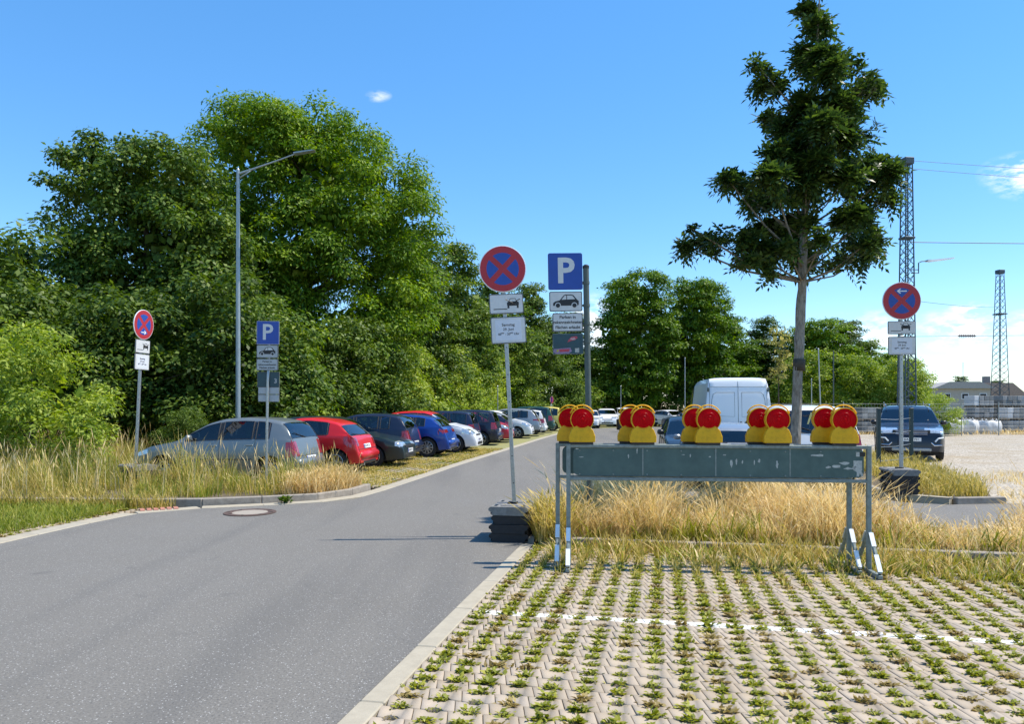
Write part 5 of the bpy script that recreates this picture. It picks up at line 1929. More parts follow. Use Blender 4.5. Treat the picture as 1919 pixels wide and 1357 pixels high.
# ------------------------------------------------------------------ barriers and warning lamps
def make_barrier(loc, rz, label):
    b = thing('road_barrier', label, 'barrier', loc, rz, 'two folded road barriers standing one behind the other')
    Lb = 3.06
    z0, z1 = .955, 1.305
    MB().cbox((Lb / 2, 0, z1 - .018), (Lb, .045, .036), .005).build('top_rail', 'frame_steel', b)
    MB().cbox((Lb / 2, 0, z0 - .016), (Lb, .042, .032), .005).build('bottom_rail', 'frame_steel', b)
    pn = MB().prism(rounded(Lb - .10, z1 - z0 - .05, .06, 6, Lb / 2, (z0 + z1) / 2 - .005), -.006, .006, 0, 'XZ').build('board', 'board_sheet', b)
    for k in range(9):
        for zz in (z0 + .035, z1 - .065):
            MB().lathe([(.009, 0), (.009, -.006), (.005, -.009)], 8, 'Y', (.12 + k * .352, -.006, zz)).build('rivet', 'frame_steel', pn)
    for k in range(3):     # joints of the board sheets
        MB().box((.78 + k * .75, -.0075, (z0 + z1) / 2 - .005), (.012, .003, z1 - z0 - .06)).build('board_joint', 'frame_steel', pn)
    for x in (.0, Lb):
        MB().cbox((x, 0, z1 / 2 + .02), (.045, .05, z1 - .035), .006).build('leg', 'frame_steel', b)
        MB().cbox((x, -.0, .025), (.045, .62, .04), .005).build('foot', 'frame_steel', b)
        for s in (-1, 1):
            mb = MB()
            mb.tube([(x + .002, s * .035, .42), (x + .002, s * .29, .055)], .021, 6)
            mb.build('brace', 'frame_steel', b, True, 40)
            d = Vector((0, s * .255, -.365)).normalized()
            nn = Vector((0, s * .365, .255)).normalized()
            for (f0, f1) in ((.02, .36), (.56, .97)):
                a = Vector((x, s * .037, .42)) + d * .445 * f0 + nn * .022
                c = Vector((x, s * .037, .42)) + d * .445 * f1 + nn * .022
                MB().add([a + Vector((-.022, 0, 0)), a + Vector((.022, 0, 0)), c + Vector((.022, 0, 0)), c + Vector((-.022, 0, 0)),
                          a + Vector((-.022, 0, 0)) - nn * .004, a + Vector((.022, 0, 0)) - nn * .004, c + Vector((.022, 0, 0)) - nn * .004, c + Vector((-.022, 0, 0)) - nn * .004],
                         [(0, 1, 2, 3), (7, 6, 5, 4), (0, 4, 5, 1), (1, 5, 6, 2), (2, 6, 7, 3), (3, 7, 4, 0)]).build('reflector_strip', 'white_reflector', b)
    return b, pn


bar1, pn1 = make_barrier((.60, 7.86, 0), R(-5.7), 'front barrier with scuffed dark green board carrying five lamps')
bar2, pn2 = make_barrier((.50, 8.08, 0), R(-5.7), 'rear barrier peeking out left behind the front board')


def scrap(parent, x, z, w, h, seed, mat='sticker_pale', n=11):
    """torn remnant of an old sticker"""
    rr = random.Random(seed)
    pts = []
    for k in range(n):
        a = 2 * math.pi * k / n
        q = rr.uniform(.45, 1.0)
        pts.append((x + math.cos(a) * w / 2 * q, z + math.sin(a) * h / 2 * q))
    return MB().prism(pts, -.0075, -.0055, 0, 'XZ').build('sticker_remnant', mat, parent)


for k, (x, z, w, h) in enumerate([(.09, 1.255, .05, .02), (.14, 1.17, .07, .014), (.63, 1.18, .016, .05), (.72, 1.24, .014, .09), (1.27, 1.19, .022, .055), (1.47, 1.18, .03, .02), (1.2, 1.20, .05, .012),
                                  (1.69, 1.11, .035, .12), (1.74, 1.13, .025, .08), (1.80, 1.13, .02, .05), (1.92, 1.12, .02, .07), (1.97, 1.14, .035, .05), (2.15, 1.11, .03, .10), (1.62, 1.20, .05, .016),
                                  (2.55, 1.20, .16, .035), (2.74, 1.09, .12, .05), (2.82, 1.12, .12, .05), (2.66, 1.08, .06, .03), (2.92, 1.08, .05, .04), (2.86, 1.07, .14, .03)]):
    scrap(pn1, x, z, w, h, k + 3)
MB().prism([(2.915, 1.05), (2.985, 1.05), (3.005, .995), (2.99, .985), (2.97, 1.02), (2.96, .985), (2.94, .99), (2.94, 1.03)], -.0075, -.0055, 0, 'XZ').build('sticker_remnant', 'sticker_pale', pn1)
MB().box((2.95, -.0065, 1.10), (.085, .002, .10)).build('sticker_remnant', 'sticker_pale', pn1)
MB().box((2.95, -.0065, 1.215), (.035, .002, .045)).build('sticker_remnant', 'sticker_pale', pn1)
MB().box((2.995, -.0065, 1.215), (.055, .002, .045)).build('sticker_remnant', 'sign_black', pn1)


def make_lamp():
    l = empty('warning_lamp')
    out = [(-.137, .022), (.137, .022), (.138, .085), (.112, .155), (.062, .20), (-.062, .20), (-.112, .155), (-.138, .085)]
    bm = bmesh.new()
    mb = MB().prism(out, -.042, .042, 0, 'XZ')
    hs = mb.build('housing', 'lamp_yellow', l)
    me = hs.data
    bm.from_mesh(me)
    bmesh.ops.bevel(bm, geom=list(bm.edges), offset=.005, segments=1, affect='EDGES')
    bm.to_mesh(me)
    bm.free()
    MB().cbox((0, 0, .012), (.235, .075, .024), .004).build('foot', 'black_plastic', l)
    R_ = .118
    c = (0, 0, .262)
    for s in (-1, 1):
        prof = [(R_ * .995, s * .018), (R_ * .99, s * .034)]
        for k in range(11):      # moulded concentric steps
            f = 1 - k / 11.
            prof += [(R_ * (.975 * f), s * (.036 + .014 * (1 - f * f) + .0022)), (R_ * (.975 * f - .028), s * (.036 + .014 * (1 - f * f)))]
        prof = [(max(.001, a_), b_) for a_, b_ in prof]
        MB().lathe(prof, 40, 'Y', c, caps=False).build('lens', 'lamp_red', l, True, 25)
        MB().lathe([(.016, s * .050), (.014, s * .056), (.004, s * .058)], 12, 'Y', c).build('lens_hub', 'lamp_red', l, True, 40)
    MB().lathe([(R_ * .985, -.040), (R_ * 1.05, -.040), (R_ * 1.06, 0), (R_ * 1.05, .040), (R_ * .985, .040), (R_ * .985, -.040)], 40, 'Y', c, caps=False).build('lens_ring', 'lamp_yellow', l, True, 40)
    arc = lambda r0, z_off, y: [(r0 * math.cos(R(a)), y, .262 + z_off + r0 * math.sin(R(a)) * 1.0) for a in range(18, 163, 9)]
    MB().tube(arc(.130, .022, 0), .0075, 6).build('handle', 'lamp_yellow', l, True)
    mb = MB()
    for a in (35, 145):
        mb.tube([(.12 * math.cos(R(a)), 0, .262 + .12 * math.sin(R(a))), (.132 * math.cos(R(a)), 0, .286 + .132 * math.sin(R(a)))], .006, 5)
    mb.build('handle_stud', 'lamp_yellow', l)
    return l


lamp0 = make_lamp()
ordw = ['leftmost', 'second', 'middle', 'fourth', 'rightmost']
first = True
for bi, (loc, ss) in enumerate((((.60, 7.86), (.144, .780, 1.456, 2.152, 2.814)), ((.50, 8.08), (.13, .785, 1.462, 2.139, 2.81)))):
    for k, s_ in enumerate(ss):
        o = lamp0 if first else copy_tree(lamp0)
        first = False
        a = R(-5.7)
        o.location = (loc[0] + s_ * math.cos(a), loc[1] + s_ * math.sin(a), 1.306)
        o.rotation_euler = (0, 0, a + random.uniform(-.10, .10))
        z = 'red round warning lamp in yellow housing, %s on the %s barrier' % (ordw[k], 'front' if bi == 0 else 'rear')
        tag(o, z, 'warning lamp', 'red warning lamps standing on the barriers')


# ------------------------------------------------------------------ signs
def plate(parent, w, h, x, z, y, name='sign_plate', face='plate_white', border='sign_black', r=.02, bw=.008):
    o = MB().prism(rounded(w, h, r, 4, x, z), y, y + .012, 0, 'XZ').build(name, 'sign_back', parent)
    MB().prism(rounded(w - .006, h - .006, r, 4, x, z), y - .0015, y + .001, 0, 'XZ').build('border', border, o)
    MB().prism(rounded(w - .006 - 2 * bw, h - .006 - 2 * bw, r * .8, 4, x, z), y - .003, y - .0005, 0, 'XZ').build('face', face, o)
    return o


def no_stop_disc(parent, rad, x, z, y, arrow=None):
    d = MB().lathe([(rad, y + .014), (rad, y), (rad - .004, y - .002)], 48, 'Y', (x, 0, z)).build('disc', 'white_film', parent, False)
    MB().lathe([(rad - .011, y - .001), (rad - .011, y - .0035)], 48, 'Y', (x, 0, z)).build('red_ring', 'sign_red', d)
    ri, hb = rad * .69, rad * .115
    for q in range(4):
        a0 = math.pi / 4 + q * math.pi / 2
        da = math.asin(hb / ri)
        pts = [(math.cos(a0 + math.pi / 4) * hb * math.sqrt(2), math.sin(a0 + math.pi / 4) * hb * math.sqrt(2))]
        n = 9
        for k in range(n):
            a = a0 + da + (math.pi / 2 - 2 * da) * k / (n - 1)
            pts.append((ri * math.cos(a), ri * math.sin(a)))
        MB().prism([(x + a, z + b) for a, b in pts], y - .005, y - .003, 0, 'XZ').build('blue_field', 'sign_blue', d)
    if arrow:
        s, zz = arrow          # direction and height offset
        L_ = rad * .52
        t_ = rad * .030
        zc = z + zz
        pts = [(-L_ / 2, 0), (-L_ / 2 + rad * .17, rad * .14), (-L_ / 2 + rad * .22, rad * .11), (-L_ / 2 + rad * .12, t_), (L_ / 2, t_), (L_ / 2, -t_), (-L_ / 2 + rad * .12, -t_),
               (-L_ / 2 + rad * .22, -rad * .11), (-L_ / 2 + rad * .17, -rad * .14)]
        pts = [(x + s * a, zc + b) for a, b in pts]
        MB().prism(pts, y - .0065, y - .0045, 0, 'XZ').build('arrow', 'white_film', d)
    return d


def car_symbol(parent, x, z, y, s):
    """black side view of a small car"""
    body = [(-.50, .02), (-.49, .13), (-.40, .19), (-.24, .23), (-.08, .42), (-.02, .45), (.22, .45), (.30, .42), (.44, .25), (.50, .20), (.50, .06), (.46, .02)]
    MB().prism([(x + a * s, z + (b - .20) * s) for a, b in body], y - .0045, y - .003, 0, 'XZ').build('car_symbol', 'sign_black', parent)
    for win in ([(-.17, .25), (-.05, .40), (.02, .415), (.02, .26)], [(.05, .26), (.05, .415), (.20, .415), (.26, .40), (.36, .27)]):
        MB().prism([(x + a * s, z + (b - .20) * s) for a, b in win], y - .0058, y - .0043, 0, 'XZ').build('symbol_window', 'plate_white', parent)
    for wx in (-.31, .33):
        MB().lathe([(.115 * s, y - .0043), (.115 * s, y - .006)], 18, 'Y', (x + wx * s, 0, z + (.03 - .20) * s)).build('symbol_wheel', 'plate_white', parent)
        MB().lathe([(.085 * s, y - .0055), (.085 * s, y - .0075)], 18, 'Y', (x + wx * s, 0, z + (.03 - .20) * s)).build('symbol_wheel', 'sign_black', parent)


def tow_symbol(parent, x, z, y, s):
    """car parked half on the kerb, seen from the front, crossed out"""
    f = lambda pts: [(x + a * s, z + b * s) for a, b in pts]
    MB().prism(f([(-.42, -.18), (.02, -.18), (.02, -.155), (-.42, -.155)]), y - .0045, y - .003, 0, 'XZ').build('kerb_line', 'sign_black', parent)
    MB().prism(f([(.02, -.05), (.02, .04), (.08, .07), (.34, .07), (.40, .04), (.40, -.05), (.36, -.07), (.06, -.07)]), y - .0045, y - .003, 0, 'XZ').build('car_symbol', 'sign_black', parent)
    for wx in (.03, .33):
        MB().prism(f([(wx, -.15), (wx + .06, -.15), (wx + .06, -.06), (wx, -.06)]), y - .0045, y - .003, 0, 'XZ').build('symbol_wheel', 'sign_black', parent)
    mb = MB()
    for a, b in (((.08, .07), (.13, .16)), ((.13, .16), (.29, .16)), ((.29, .16), (.34, .07))):
        mb.tube([(x + a[0] * s, y - .004, z + a[1] * s), (x + b[0] * s, y - .004, z + b[1] * s)], .0045 * s * 2, 4)
    mb.build('symbol_roof', 'sign_black', parent)
    mb = MB()
    for a, b in (((-.02, .14), (.30, -.03)), ((.44, .14), (.12, -.03))):
        mb.tube([(x + a[0] * s, y - .0055, z + a[1] * s), (x + b[0] * s, y - .0055, z + b[1] * s)], .012 * s, 4)
    mb.build('symbol_cross', 'sign_black', parent)


def notice(parent, w, h, x, z, y):
    p_ = plate(parent, w, h, x, z, y, 'notice_plate', 'plate_white', 'sign_black', .022, .007)
    MB().prism(rounded(w * .74, h * .78, .004, 1, x, z), y - .0042, y - .0028, 0, 'XZ').build('paper', 'paper_white', p_)
    for txt, dz, sz in (('Samstag', .20, .050), ('29. Juni', .03, .046), ('00\u2070\u2070 - 20\u2070\u2070 Uhr', -.15, .040)):
        text_mesh(txt, sz * h / .33, 'sign_black', p_, (x, y - .0050, z + dz * h), 'lettering', .0006)


def square_post(parent, z0, z1, s, mat='galvanised', taps=True):
    o = MB().cbox((0, 0, (z0 + z1) / 2), (s, s, z1 - z0), s * .12).build('post', mat, parent)
    if taps:
        k = z0 + .25
        while k < z1 - .8:
            MB().lathe([(s * .16, -s / 2 - .0008), (s * .16, -s / 2 + .002)], 8, 'Y', (0, 0, k)).build('hole', 'black_plastic', o)
            k += .35
    return o


def round_post(parent, z0, z1, r, mat='galvanised'):
    o = MB().tube([(0, 0, z0), (0, 0, z1)], r, 16).build('post', mat, parent, True, 40)
    MB().lathe([(r * 1.08, z1 - .02), (r * 1.08, z1 + .012), (r * .5, z1 + .03)], 16, 'Z').build('cap', 'black_plastic', o)
    return o


def clamp(parent, z, r, y=.0):
    MB().cbox((0, y, z), (r * 3.2, r * 2.6, .035), .006).build('clamp', 'galvanised', parent)


def base_plates(x, y, rz, n, where, z0=0.0):
    """a pile of recycled rubber foot plates, each one a thing"""
    for k in range(n):
        topmost = k == n - 1
        zz = z0 + k * .112
        words = ['lowest', 'second lowest', 'third', 'topmost'] if n == 4 else ['lowest', 'topmost']
        o = thing('base_plate', '%s rubber base plate under the %s' % (words[k], where), 'base plate', (x + random.uniform(-.015, .015), y + random.uniform(-.015, .015), zz), rz + random.uniform(-.04, .04),
                  'rubber base plates under the portable signs')
        w, d, h = .50, .72, .108
        wi = .40 if not topmost else .46
        prof = [(-w / 2 + .04, 0), (w / 2 - .04, 0), (w / 2 - .04, .035), (w / 2, .060), (w / 2, .088), (w / 2 - .03, h), (-w / 2 + .03, h), (-w / 2, .088), (-w / 2, .060), (-w / 2 + .04, .035)]
        MB().prism(prof, -d / 2, d / 2, 0, 'XZ').build('slab', 'rubber_dusty' if topmost else 'rubber', o)
        if topmost:
            for sx in (-1, 1):
                MB().cbox((sx * .175, -.22, h + .002), (.035, .13, .006), .002).build('handle_slot', 'black_plastic', o)
                MB().cbox((sx * .175, .22, h + .002), (.035, .13, .006), .002).build('handle_slot', 'black_plastic', o)
            mb = MB().cbox((0, -.20, h + .004), (.22, .16, .010), .003)
            mb.build('raised_field', 'rubber_dusty', o)
            MB().cbox((0, .0, h + .012), (.12, .12, .026), .006).build('post_socket', 'rubber', o)
        for sx in (-1, 1):
            for q in range(4):
                MB().cbox((sx * (w / 2 - .028), -.27 + q * .18, .022), (.03, .05, .036), .004).build('rib', 'rubber', o)
    return z0 + n * .112


# portable no stopping sign at the road edge, leaning
zt = base_plates(.02, 9.62, R(-9), 4, 'leaning sign at the road edge')
sg = thing('no_stopping_sign', 'leaning round no stopping sign with two plates on rubber base at the road edge', 'sign', (.03, 9.55, zt + .022))
sg.rotation_euler = (0, R(-2.9), R(3))
z_ = lambda Z: Z - zt - .022
square_post(sg, 0, z_(3.70), .05)
no_stop_disc(sg, .302, 0, z_(3.48), -.040)
p1 = plate(sg, .44, .255, .025, z_(3.03), -.040)
tow_symbol(p1, .025, z_(3.03), -.040, .40)
notice(sg, .45, .34, .035, z_(2.69), -.040)
for zz in (3.62, 3.33, 3.10, 2.98, 2.80, 2.60):
    clamp(sg, z_(zz), .025)

# parking sign on the grey post in the island
pk = thing('parking_sign', 'blue parking sign with car plate and lettered plate on thick grey post', 'sign', (1.035, 9.75, .05))
pk.rotation_euler = (0, R(-1.0), R(2.5))
round_post(pk, -.1, 3.50, .040, 'post_grey')
z_ = lambda Z: Z - .05
xo = -.275
d = plate(pk, .455, .485, xo, z_(3.49), -.01, 'parking_plate', 'sign_blue', 'sign_blue', .025)
text_mesh('P', .46, 'plate_white', d, (xo, -.0140, z_(3.485)), 'letter_p', .012)
d = plate(pk, .435, .262, xo, z_(3.095), -.01)
car_symbol(d, xo, z_(3.10), -.01, .34)
d = plate(pk, .40, .245, xo + .02, z_(2.82), -.01)
for txt, dz in (('Parken in', .067), ('gekennzeichneten', .0), ('Fl\u00e4chen erlaubt', -.067)):
    text_mesh(txt, .056 if dz <= 0 else .06, 'sign_black', d, (xo + .02, -.0140, z_(2.82) + dz), 'lettering', .0010, .96)
d = plate(pk, .40, .27, xo + .02, z_(2.535), -.01, 'advert_plate', 'sign_teal', 'sign_teal', .008, .004)
MB().prism([(xo + .01, z_(2.555)), (xo + .06, z_(2.575)), (xo + .11, z_(2.585)), (xo + .145, z_(2.61)), (xo + .14, z_(2.635)), (xo + .08, z_(2.63)), (xo + .05, z_(2.615)), (xo + .03, z_(2.59))], -.0145, -.0128, 0, 'XZ').build('red_emblem', 'sticker_red', d)
text_mesh('nah', .045, 'plate_white', d, (xo + .085, -.0152, z_(2.603)), 'lettering', .0006)
MB().prism([(xo - .17, z_(2.47)), (xo + .05, z_(2.485)), (xo + .07, z_(2.44)), (xo + .03, z_(2.41)), (xo - .14, z_(2.405)), (xo - .175, z_(2.43))], -.0145, -.0128, 0, 'XZ').build('sticker', 'sticker_purple', d)
MB().prism([(xo - .10, z_(2.465)), (xo + .04, z_(2.47)), (xo + .03, z_(2.435)), (xo - .09, z_(2.43))], -.0158, -.014, 0, 'XZ').build('sticker', 'sticker_red', d)
MB().prism([(xo - .13, z_(2.46)), (xo - .105, z_(2.462)), (xo - .108, z_(2.435)), (xo - .135, z_(2.43))], -.0158, -.014, 0, 'XZ').build('sticker', 'sticker_yellow', d)
MB().prism([(xo + .11, z_(2.475)), (xo + .165, z_(2.48)), (xo + .165, z_(2.42)), (xo + .11, z_(2.42))], -.0145, -.0128, 0, 'XZ').build('sticker', 'sticker_pale', d)
for zz in (3.34, 3.04, 2.80, 2.56):
    MB().tube([(-.10, 0, z_(zz)), (0, 0, z_(zz))], .012, 8).build('bracket', 'post_grey', pk)
    MB().lathe([(.046, z_(zz) - .018), (.046, z_(zz) + .018)], 16, 'Z').build('collar', 'post_grey', pk)

# right hand portable sign on the kerb tip
zt2 = base_plates(7.2, 13.75, R(-12), 4, 'right hand sign with left arrow', .112)
s2 = thing('no_stopping_sign', 'no stopping disc with white arrow pointing left, before the dark SUV', 'sign', (7.2, 13.68, zt2 + .02))
s2.rotation_euler = (0, R(-.2), R(-4))
z_ = lambda Z: Z - zt2 - .02
square_post(s2, 0, z_(3.98), .058)
no_stop_disc(s2, .345, 0, z_(3.66), -.045, (1, .345 * .52))
d = plate(s2, .50, .24, 0, z_(3.165), -.045)
tow_symbol(d, -.02, z_(3.175), -.045, .42)
notice(s2, .49, .335, 0, z_(2.83), -.045)
for zz in (3.8, 3.5, 3.22, 3.0, 2.72):
    clamp(s2, z_(zz), .028)

# left portable sign turned towards the road
zt3 = base_plates(-7.55, 14.95, R(50), 4, 'sideways sign in the left verge', .095)
s3 = thing('no_stopping_sign', 'bright no stopping disc with arrow turned sideways in the left verge grass', 'sign', (-7.57, 14.88, zt3 + .02))
s3.rotation_euler = (0, R(2.6), 0)
z_ = lambda Z: Z - zt3 - .02
sub = MB()
square_post(s3, 0, z_(3.60), .05)
rot = empty('sign_head')
rot.parent = s3
rot.rotation_euler = (0, 0, R(80))
no_stop_disc(rot, .30, 0, z_(3.36), -.04, (-1, -.30 * .52))
d = plate(rot, .43, .27, 0, z_(2.92), -.04)
tow_symbol(d, 0, z_(2.92), -.04, .40)
notice(rot, .43, .32, 0, z_(2.61), -.04)

# small parking sign on the left verge
s4 = thing('parking_sign', 'small blue parking sign with stacked grey plates in the left verge', 'sign', (-4.72, 14.25, .095))
z_ = lambda Z: Z - .095
s4.rotation_euler = (0, R(.4), R(2))
d = plate(s4, .43, .45, .0, z_(3.13), -.012, 'parking_plate', 'sign_blue', 'plate_white', .012, .004)
text_mesh('P', .42, 'plate_white', d, (-.01, -.016, z_(3.13)), 'letter_p', .008)
d = plate(s4, .41, .25, -.01, z_(2.77), -.012, face='sign_grey')
car_symbol(d, -.01, z_(2.775), -.012, .31)
d = plate(s4, .41, .225, -.01, z_(2.515), -.012, face='sign_grey')
for txt, dz in (('Parken in', .060), ('gekennzeichneten', .0), ('Fl\u00e4chen erlaubt', -.060)):
    text_mesh(txt, .048, 'sign_black', d, (-.01, -.0160, z_(2.515) + dz), 'lettering', .0010)
d = plate(s4, .42, .30, .0, z_(2.23), .030, 'advert_plate', 'sign_teal', 'sign_black', .008)
text_mesh('3', .12, 'sign_grey', d, (.14, .0255, z_(2.20)), 'lettering', .003)
for zz in (2.015, 1.87):
    plate(s4, .40, .135, .01, z_(zz), .030, 'grey_plate', 'sign_grey', 'sign_back', .006)
MB().tube([(-.0, .06, z_(3.35)), (.0, .055, z_(2.5)), (.005, .012, z_(2.38)), (0, .0, z_(2.2)), (-.01, 0, z_(1.2)), (-.015, 0, -.15)], .026, 10).build('post', 'galvanised', s4, True, 40)
for zz in (3.25, 3.0, 2.77, 2.5):
    MB().cbox((0, .03, z_(zz)), (.08, .06, .03), .005).build('clamp', 'galvanised', s4)

# distant small signs
for (x, y, h, lab, yw) in ((-5.15, 38.6, 3.35, 'distant pink faced no stopping sign above the dark blue cars', 66), (3.3, 62.0, 2.6, 'farthest small no stopping sign near the yellow car', 60)):
    s5 = thing('no_stopping_sign', lab, 'sign', (x, y, 0), R(yw))
    square_post(s5, 0, h, .05, taps=False)
    no_stop_disc(s5, .3, 0, h - .3, -.04)
    plate(s5, .42, .25, 0, h - .75, -.04)
    plate(s5, .42, .33, 0, h - 1.08, -.04)

# ------------------------------------------------------------------ lamps, posts, masts
sl = thing('street_lamp', 'tall grey street lamp with slanting arm before the left trees', 'street lamp', (-8.52, 23.0, 0))
MB().tube([(0, 0, -.1), (0, 0, 1.2), (0, 0, 9.05)], [.085, .080, .048], 12).build('post', 'lamp_post', sl, True, 40)
MB().tube([(0, 0, 8.95), (.5, 0, 9.12), (1.25, 0, 9.38), (1.78, 0, 9.58)], [.042, .030, .023, .018], 10).build('arm', 'lamp_post', sl, True, 40)
MB().tube([(0, 0, 8.80), (.42, 0, 9.08)], [.03, .02], 8).build('strut', 'lamp_post', sl, True)
MB().prism([(1.75, 9.56), (2.38, 9.665), (2.40, 9.675), (2.28, 9.68), (1.9, 9.63), (1.74, 9.60)], -.11, .11, 0, 'XZ').build('luminaire', 'lamp_post', sl)
MB().lathe([(.052, 9.03), (.052, 9.08), (.02, 9.14)], 10, 'Z').build('cap', 'lamp_post', sl)

for (x, y, h, r, mat, tx, lab) in ((-.9, 46.5, 3.0, .035, 'galvanised', 0, 'thin bare pole among the bright shrubs on the left'), (8.9, 60.5, 3.4, .04, 'galvanised', 0, 'thin pole behind the second pair of warning lamps'),
                                   (15.2, 65.0, 6.0, .05, 'galvanised', 0, 'slim tall pole left of the white van'), (13.4, 32.0, 4.2, .035, 'galvanised', -.035, 'slightly leaning pale pole right of the ash trunk'),
                                   (22.6, 52.0, 5.6, .05, 'post_grey', 0, 'thin grey lamp pole among the trees left of the right hand sign'), (16.2, 40.0, 3.2, .03, 'galvanised', 0, 'short thin pole behind the pale sapling')):
    q = thing('pole', lab, 'pole', (x, y, 0))
    q.rotation_euler = (0, tx, 0)
    MB().tube([(0, 0, -.1), (0, 0, h)], [r, r * .8], 8).build('shaft', mat, q, True, 40)
    MB().lathe([(r * 1.1, h - .02), (r * 1.1, h + .02), (r * .4, h + .05)], 8, 'Z').build('cap', mat, q)


def mast(loc, h, w0, w1, panels, label, lamp=False):
    m = thing('lattice_mast', label, 'mast', loc, R(8))
    corner = lambda f, sx, sy: Vector((sx * (w0 + (w1 - w0) * f) / 2, sy * (w0 + (w1 - w0) * f) / 2, h * f))
    th = .035 * (h / 12)
    for sx in (-1, 1):
        for sy in (-1, 1):
            MB().tube([corner(0, sx, sy), corner(1, sx, sy)], th, 4).build('leg', 'mast_steel', m)
    for k in range(panels):
        f0, f1 = k / panels, (k + 1) / panels
        for (a, b) in (((-1, -1), (1, -1)), ((-1, 1), (1, 1)), ((-1, -1), (-1, 1)), ((1, -1), (1, 1))):
            mb = MB().tube([corner(f0, *a), corner(f1, *b)], th * .42, 4)
            mb.tube([corner(f0, *b), corner(f1, *a)], th * .42, 4)
            mb.build('cross_brace', 'mast_steel', m)
    MB().cbox((0, 0, h), (w1 + .14, w1 + .14, .30), .03).build('head_frame', 'mast_steel', m)
    MB().cbox((0, 0, h * .73), (w0 + (w1 - w0) * .73 + .16, w0 * .8, .09), .02).build('cross_arm', 'mast_steel', m)
    if lamp:
        w = (w0 + w1) / 2 / 2
        mb = MB().tube([(w, 0, 7.6), (w + .35, 0, 7.6), (w + .35, 0, 8.05), (w + .48, 0, 8.12), (w + .85, 0, 8.16)], .025, 6)
        mb.tube([(w, 0, 7.75), (w + .35, 0, 7.75)], .02, 6)
        mb.build('lamp_bracket', 'mast_steel', m)
        MB().prism([(w + .75, 8.12), (w + .95, 8.12), (w + 2.0, 8.28), (w + 2.02, 8.33), (w + .95, 8.20), (w + .75, 8.20)], -.11, .11, 0, 'XZ').build('luminaire', 'white_reflector', m)
    return m


m1 = mast((17.35, 32.5, 0), 12.5, .56, .30, 30, 'tall lattice mast with lamp behind the right hand no stopping sign', True)
m2 = mast((38.6, 58.5, 0), 12.4, 1.0, .36, 24, 'smaller distant lattice mast at the right edge')


def wire(a, b, sag, r, label):
    a, b = Vector(a), Vector(b)
    pts = []
    for k in range(25):
        f = k / 24
        p_ = a.lerp(b, f)
        p_.z -= sag * 4 * f * (1 - f)
        pts.append(p_)
    o = MB().tube(pts, r, 4).build('overhead_wire', 'wire', None)
    tag(o, label, 'wire', 'overhead wires between the lattice masts')


wire((17.4, 32.5, 12.55), (52, 38, 13.0), .25, .010, 'topmost thin wire running right from the tall mast')
wire((17.4, 32.5, 12.2), (52, 38, 12.6), .35, .010, 'second wire just below the top of the tall mast')
wire((17.5, 32.5, 8.95), (52, 33.5, 9.3), .15, .018, 'thicker wire running right from the cross arm of the tall mast')
wire((17.5, 32.5, 6.4), (38.6, 58.5, 9.6), .10, .010, 'faint wire between the tall and the small lattice mast')
wire((17.5, 32.5, 4.8), (60, 60, 8.0), .10, .010, 'lowest faint wire behind the right hand sign')
for (x, y, z, lab) in ((32.3, 52.5, 6.75, 'short brown insulator bar hanging in the sky left of the small mast'), (41.6, 58.5, 7.35, 'short brown insulator bar at the right edge beside the small mast')):
    o = thing('insulator_bar', lab, 'insulator', (x, y, z))
    MB().tube([(-.62, 0, 0), (.62, 0, 0)], .045, 8).build('rod', 'iron_rust', o)
    for k in range(9):
        MB().lathe([(.05, -.02), (.10, 0), (.05, .02)], 8, 'X', (-.52 + k * .13, 0, 0)).build('shed', 'iron_rust', o)

# ------------------------------------------------------------------ fences
fx_ = [(9.12, 18.4), (10.85, 20.1), (12.6, 21.9)]
fn = thing('wire_fence', 'dark green steel fence posts with thin wires before the SUV', 'fence', (0, 0, 0))
for k, (x, y) in enumerate(fx_[:2]):
    po = MB().cbox((x, y, .82), (.085, .085, 1.64), .008).build('post', 'dark_green_steel', fn)
    MB().cbox((x, y, 1.655), (.095, .095, .03), .006).build('cap', 'dark_green_steel', po)
for z in (.35, .70, 1.05, 1.40):
    MB().tube([(fx_[0][0], fx_[0][1], z), ((fx_[0][0] + fx_[1][0]) / 2, (fx_[0][1] + fx_[1][1]) / 2, z - .03), (fx_[1][0], fx_[1][1], z)], .007, 5).build('wire', 'galvanised', fn)
ff = thing('mesh_fence', 'see through wire mesh fence along the far side of the gravel lot', 'fence', (0, 0, 0))
fp = [(13.5 + 2.6 * k, 40.5 + .62 * k) for k in range(13)]
for (x, y) in fp:
    MB().tube([(x, y, 0), (x, y, 2.0)], .03, 6).build('post', 'galvanised', ff)
for a, b in zip(fp[:-1], fp[1:]):
    mb = MB()
    for k in range(9):
        z = .12 + k * .22
        mb.tube([(*a, z), (*b, z)], .005, 3)
    for k in range(1, 13):
        f = k / 13
        x, y = a[0] + (b[0] - a[0]) * f, a[1] + (b[1] - a[1]) * f
        mb.tube([(x, y, .1), (x, y, 1.9)], .004, 3)
    mb.build('mesh_panel', 'galvanised', ff)

# ------------------------------------------------------------------ stacks of concrete goods
stack_parts = {}


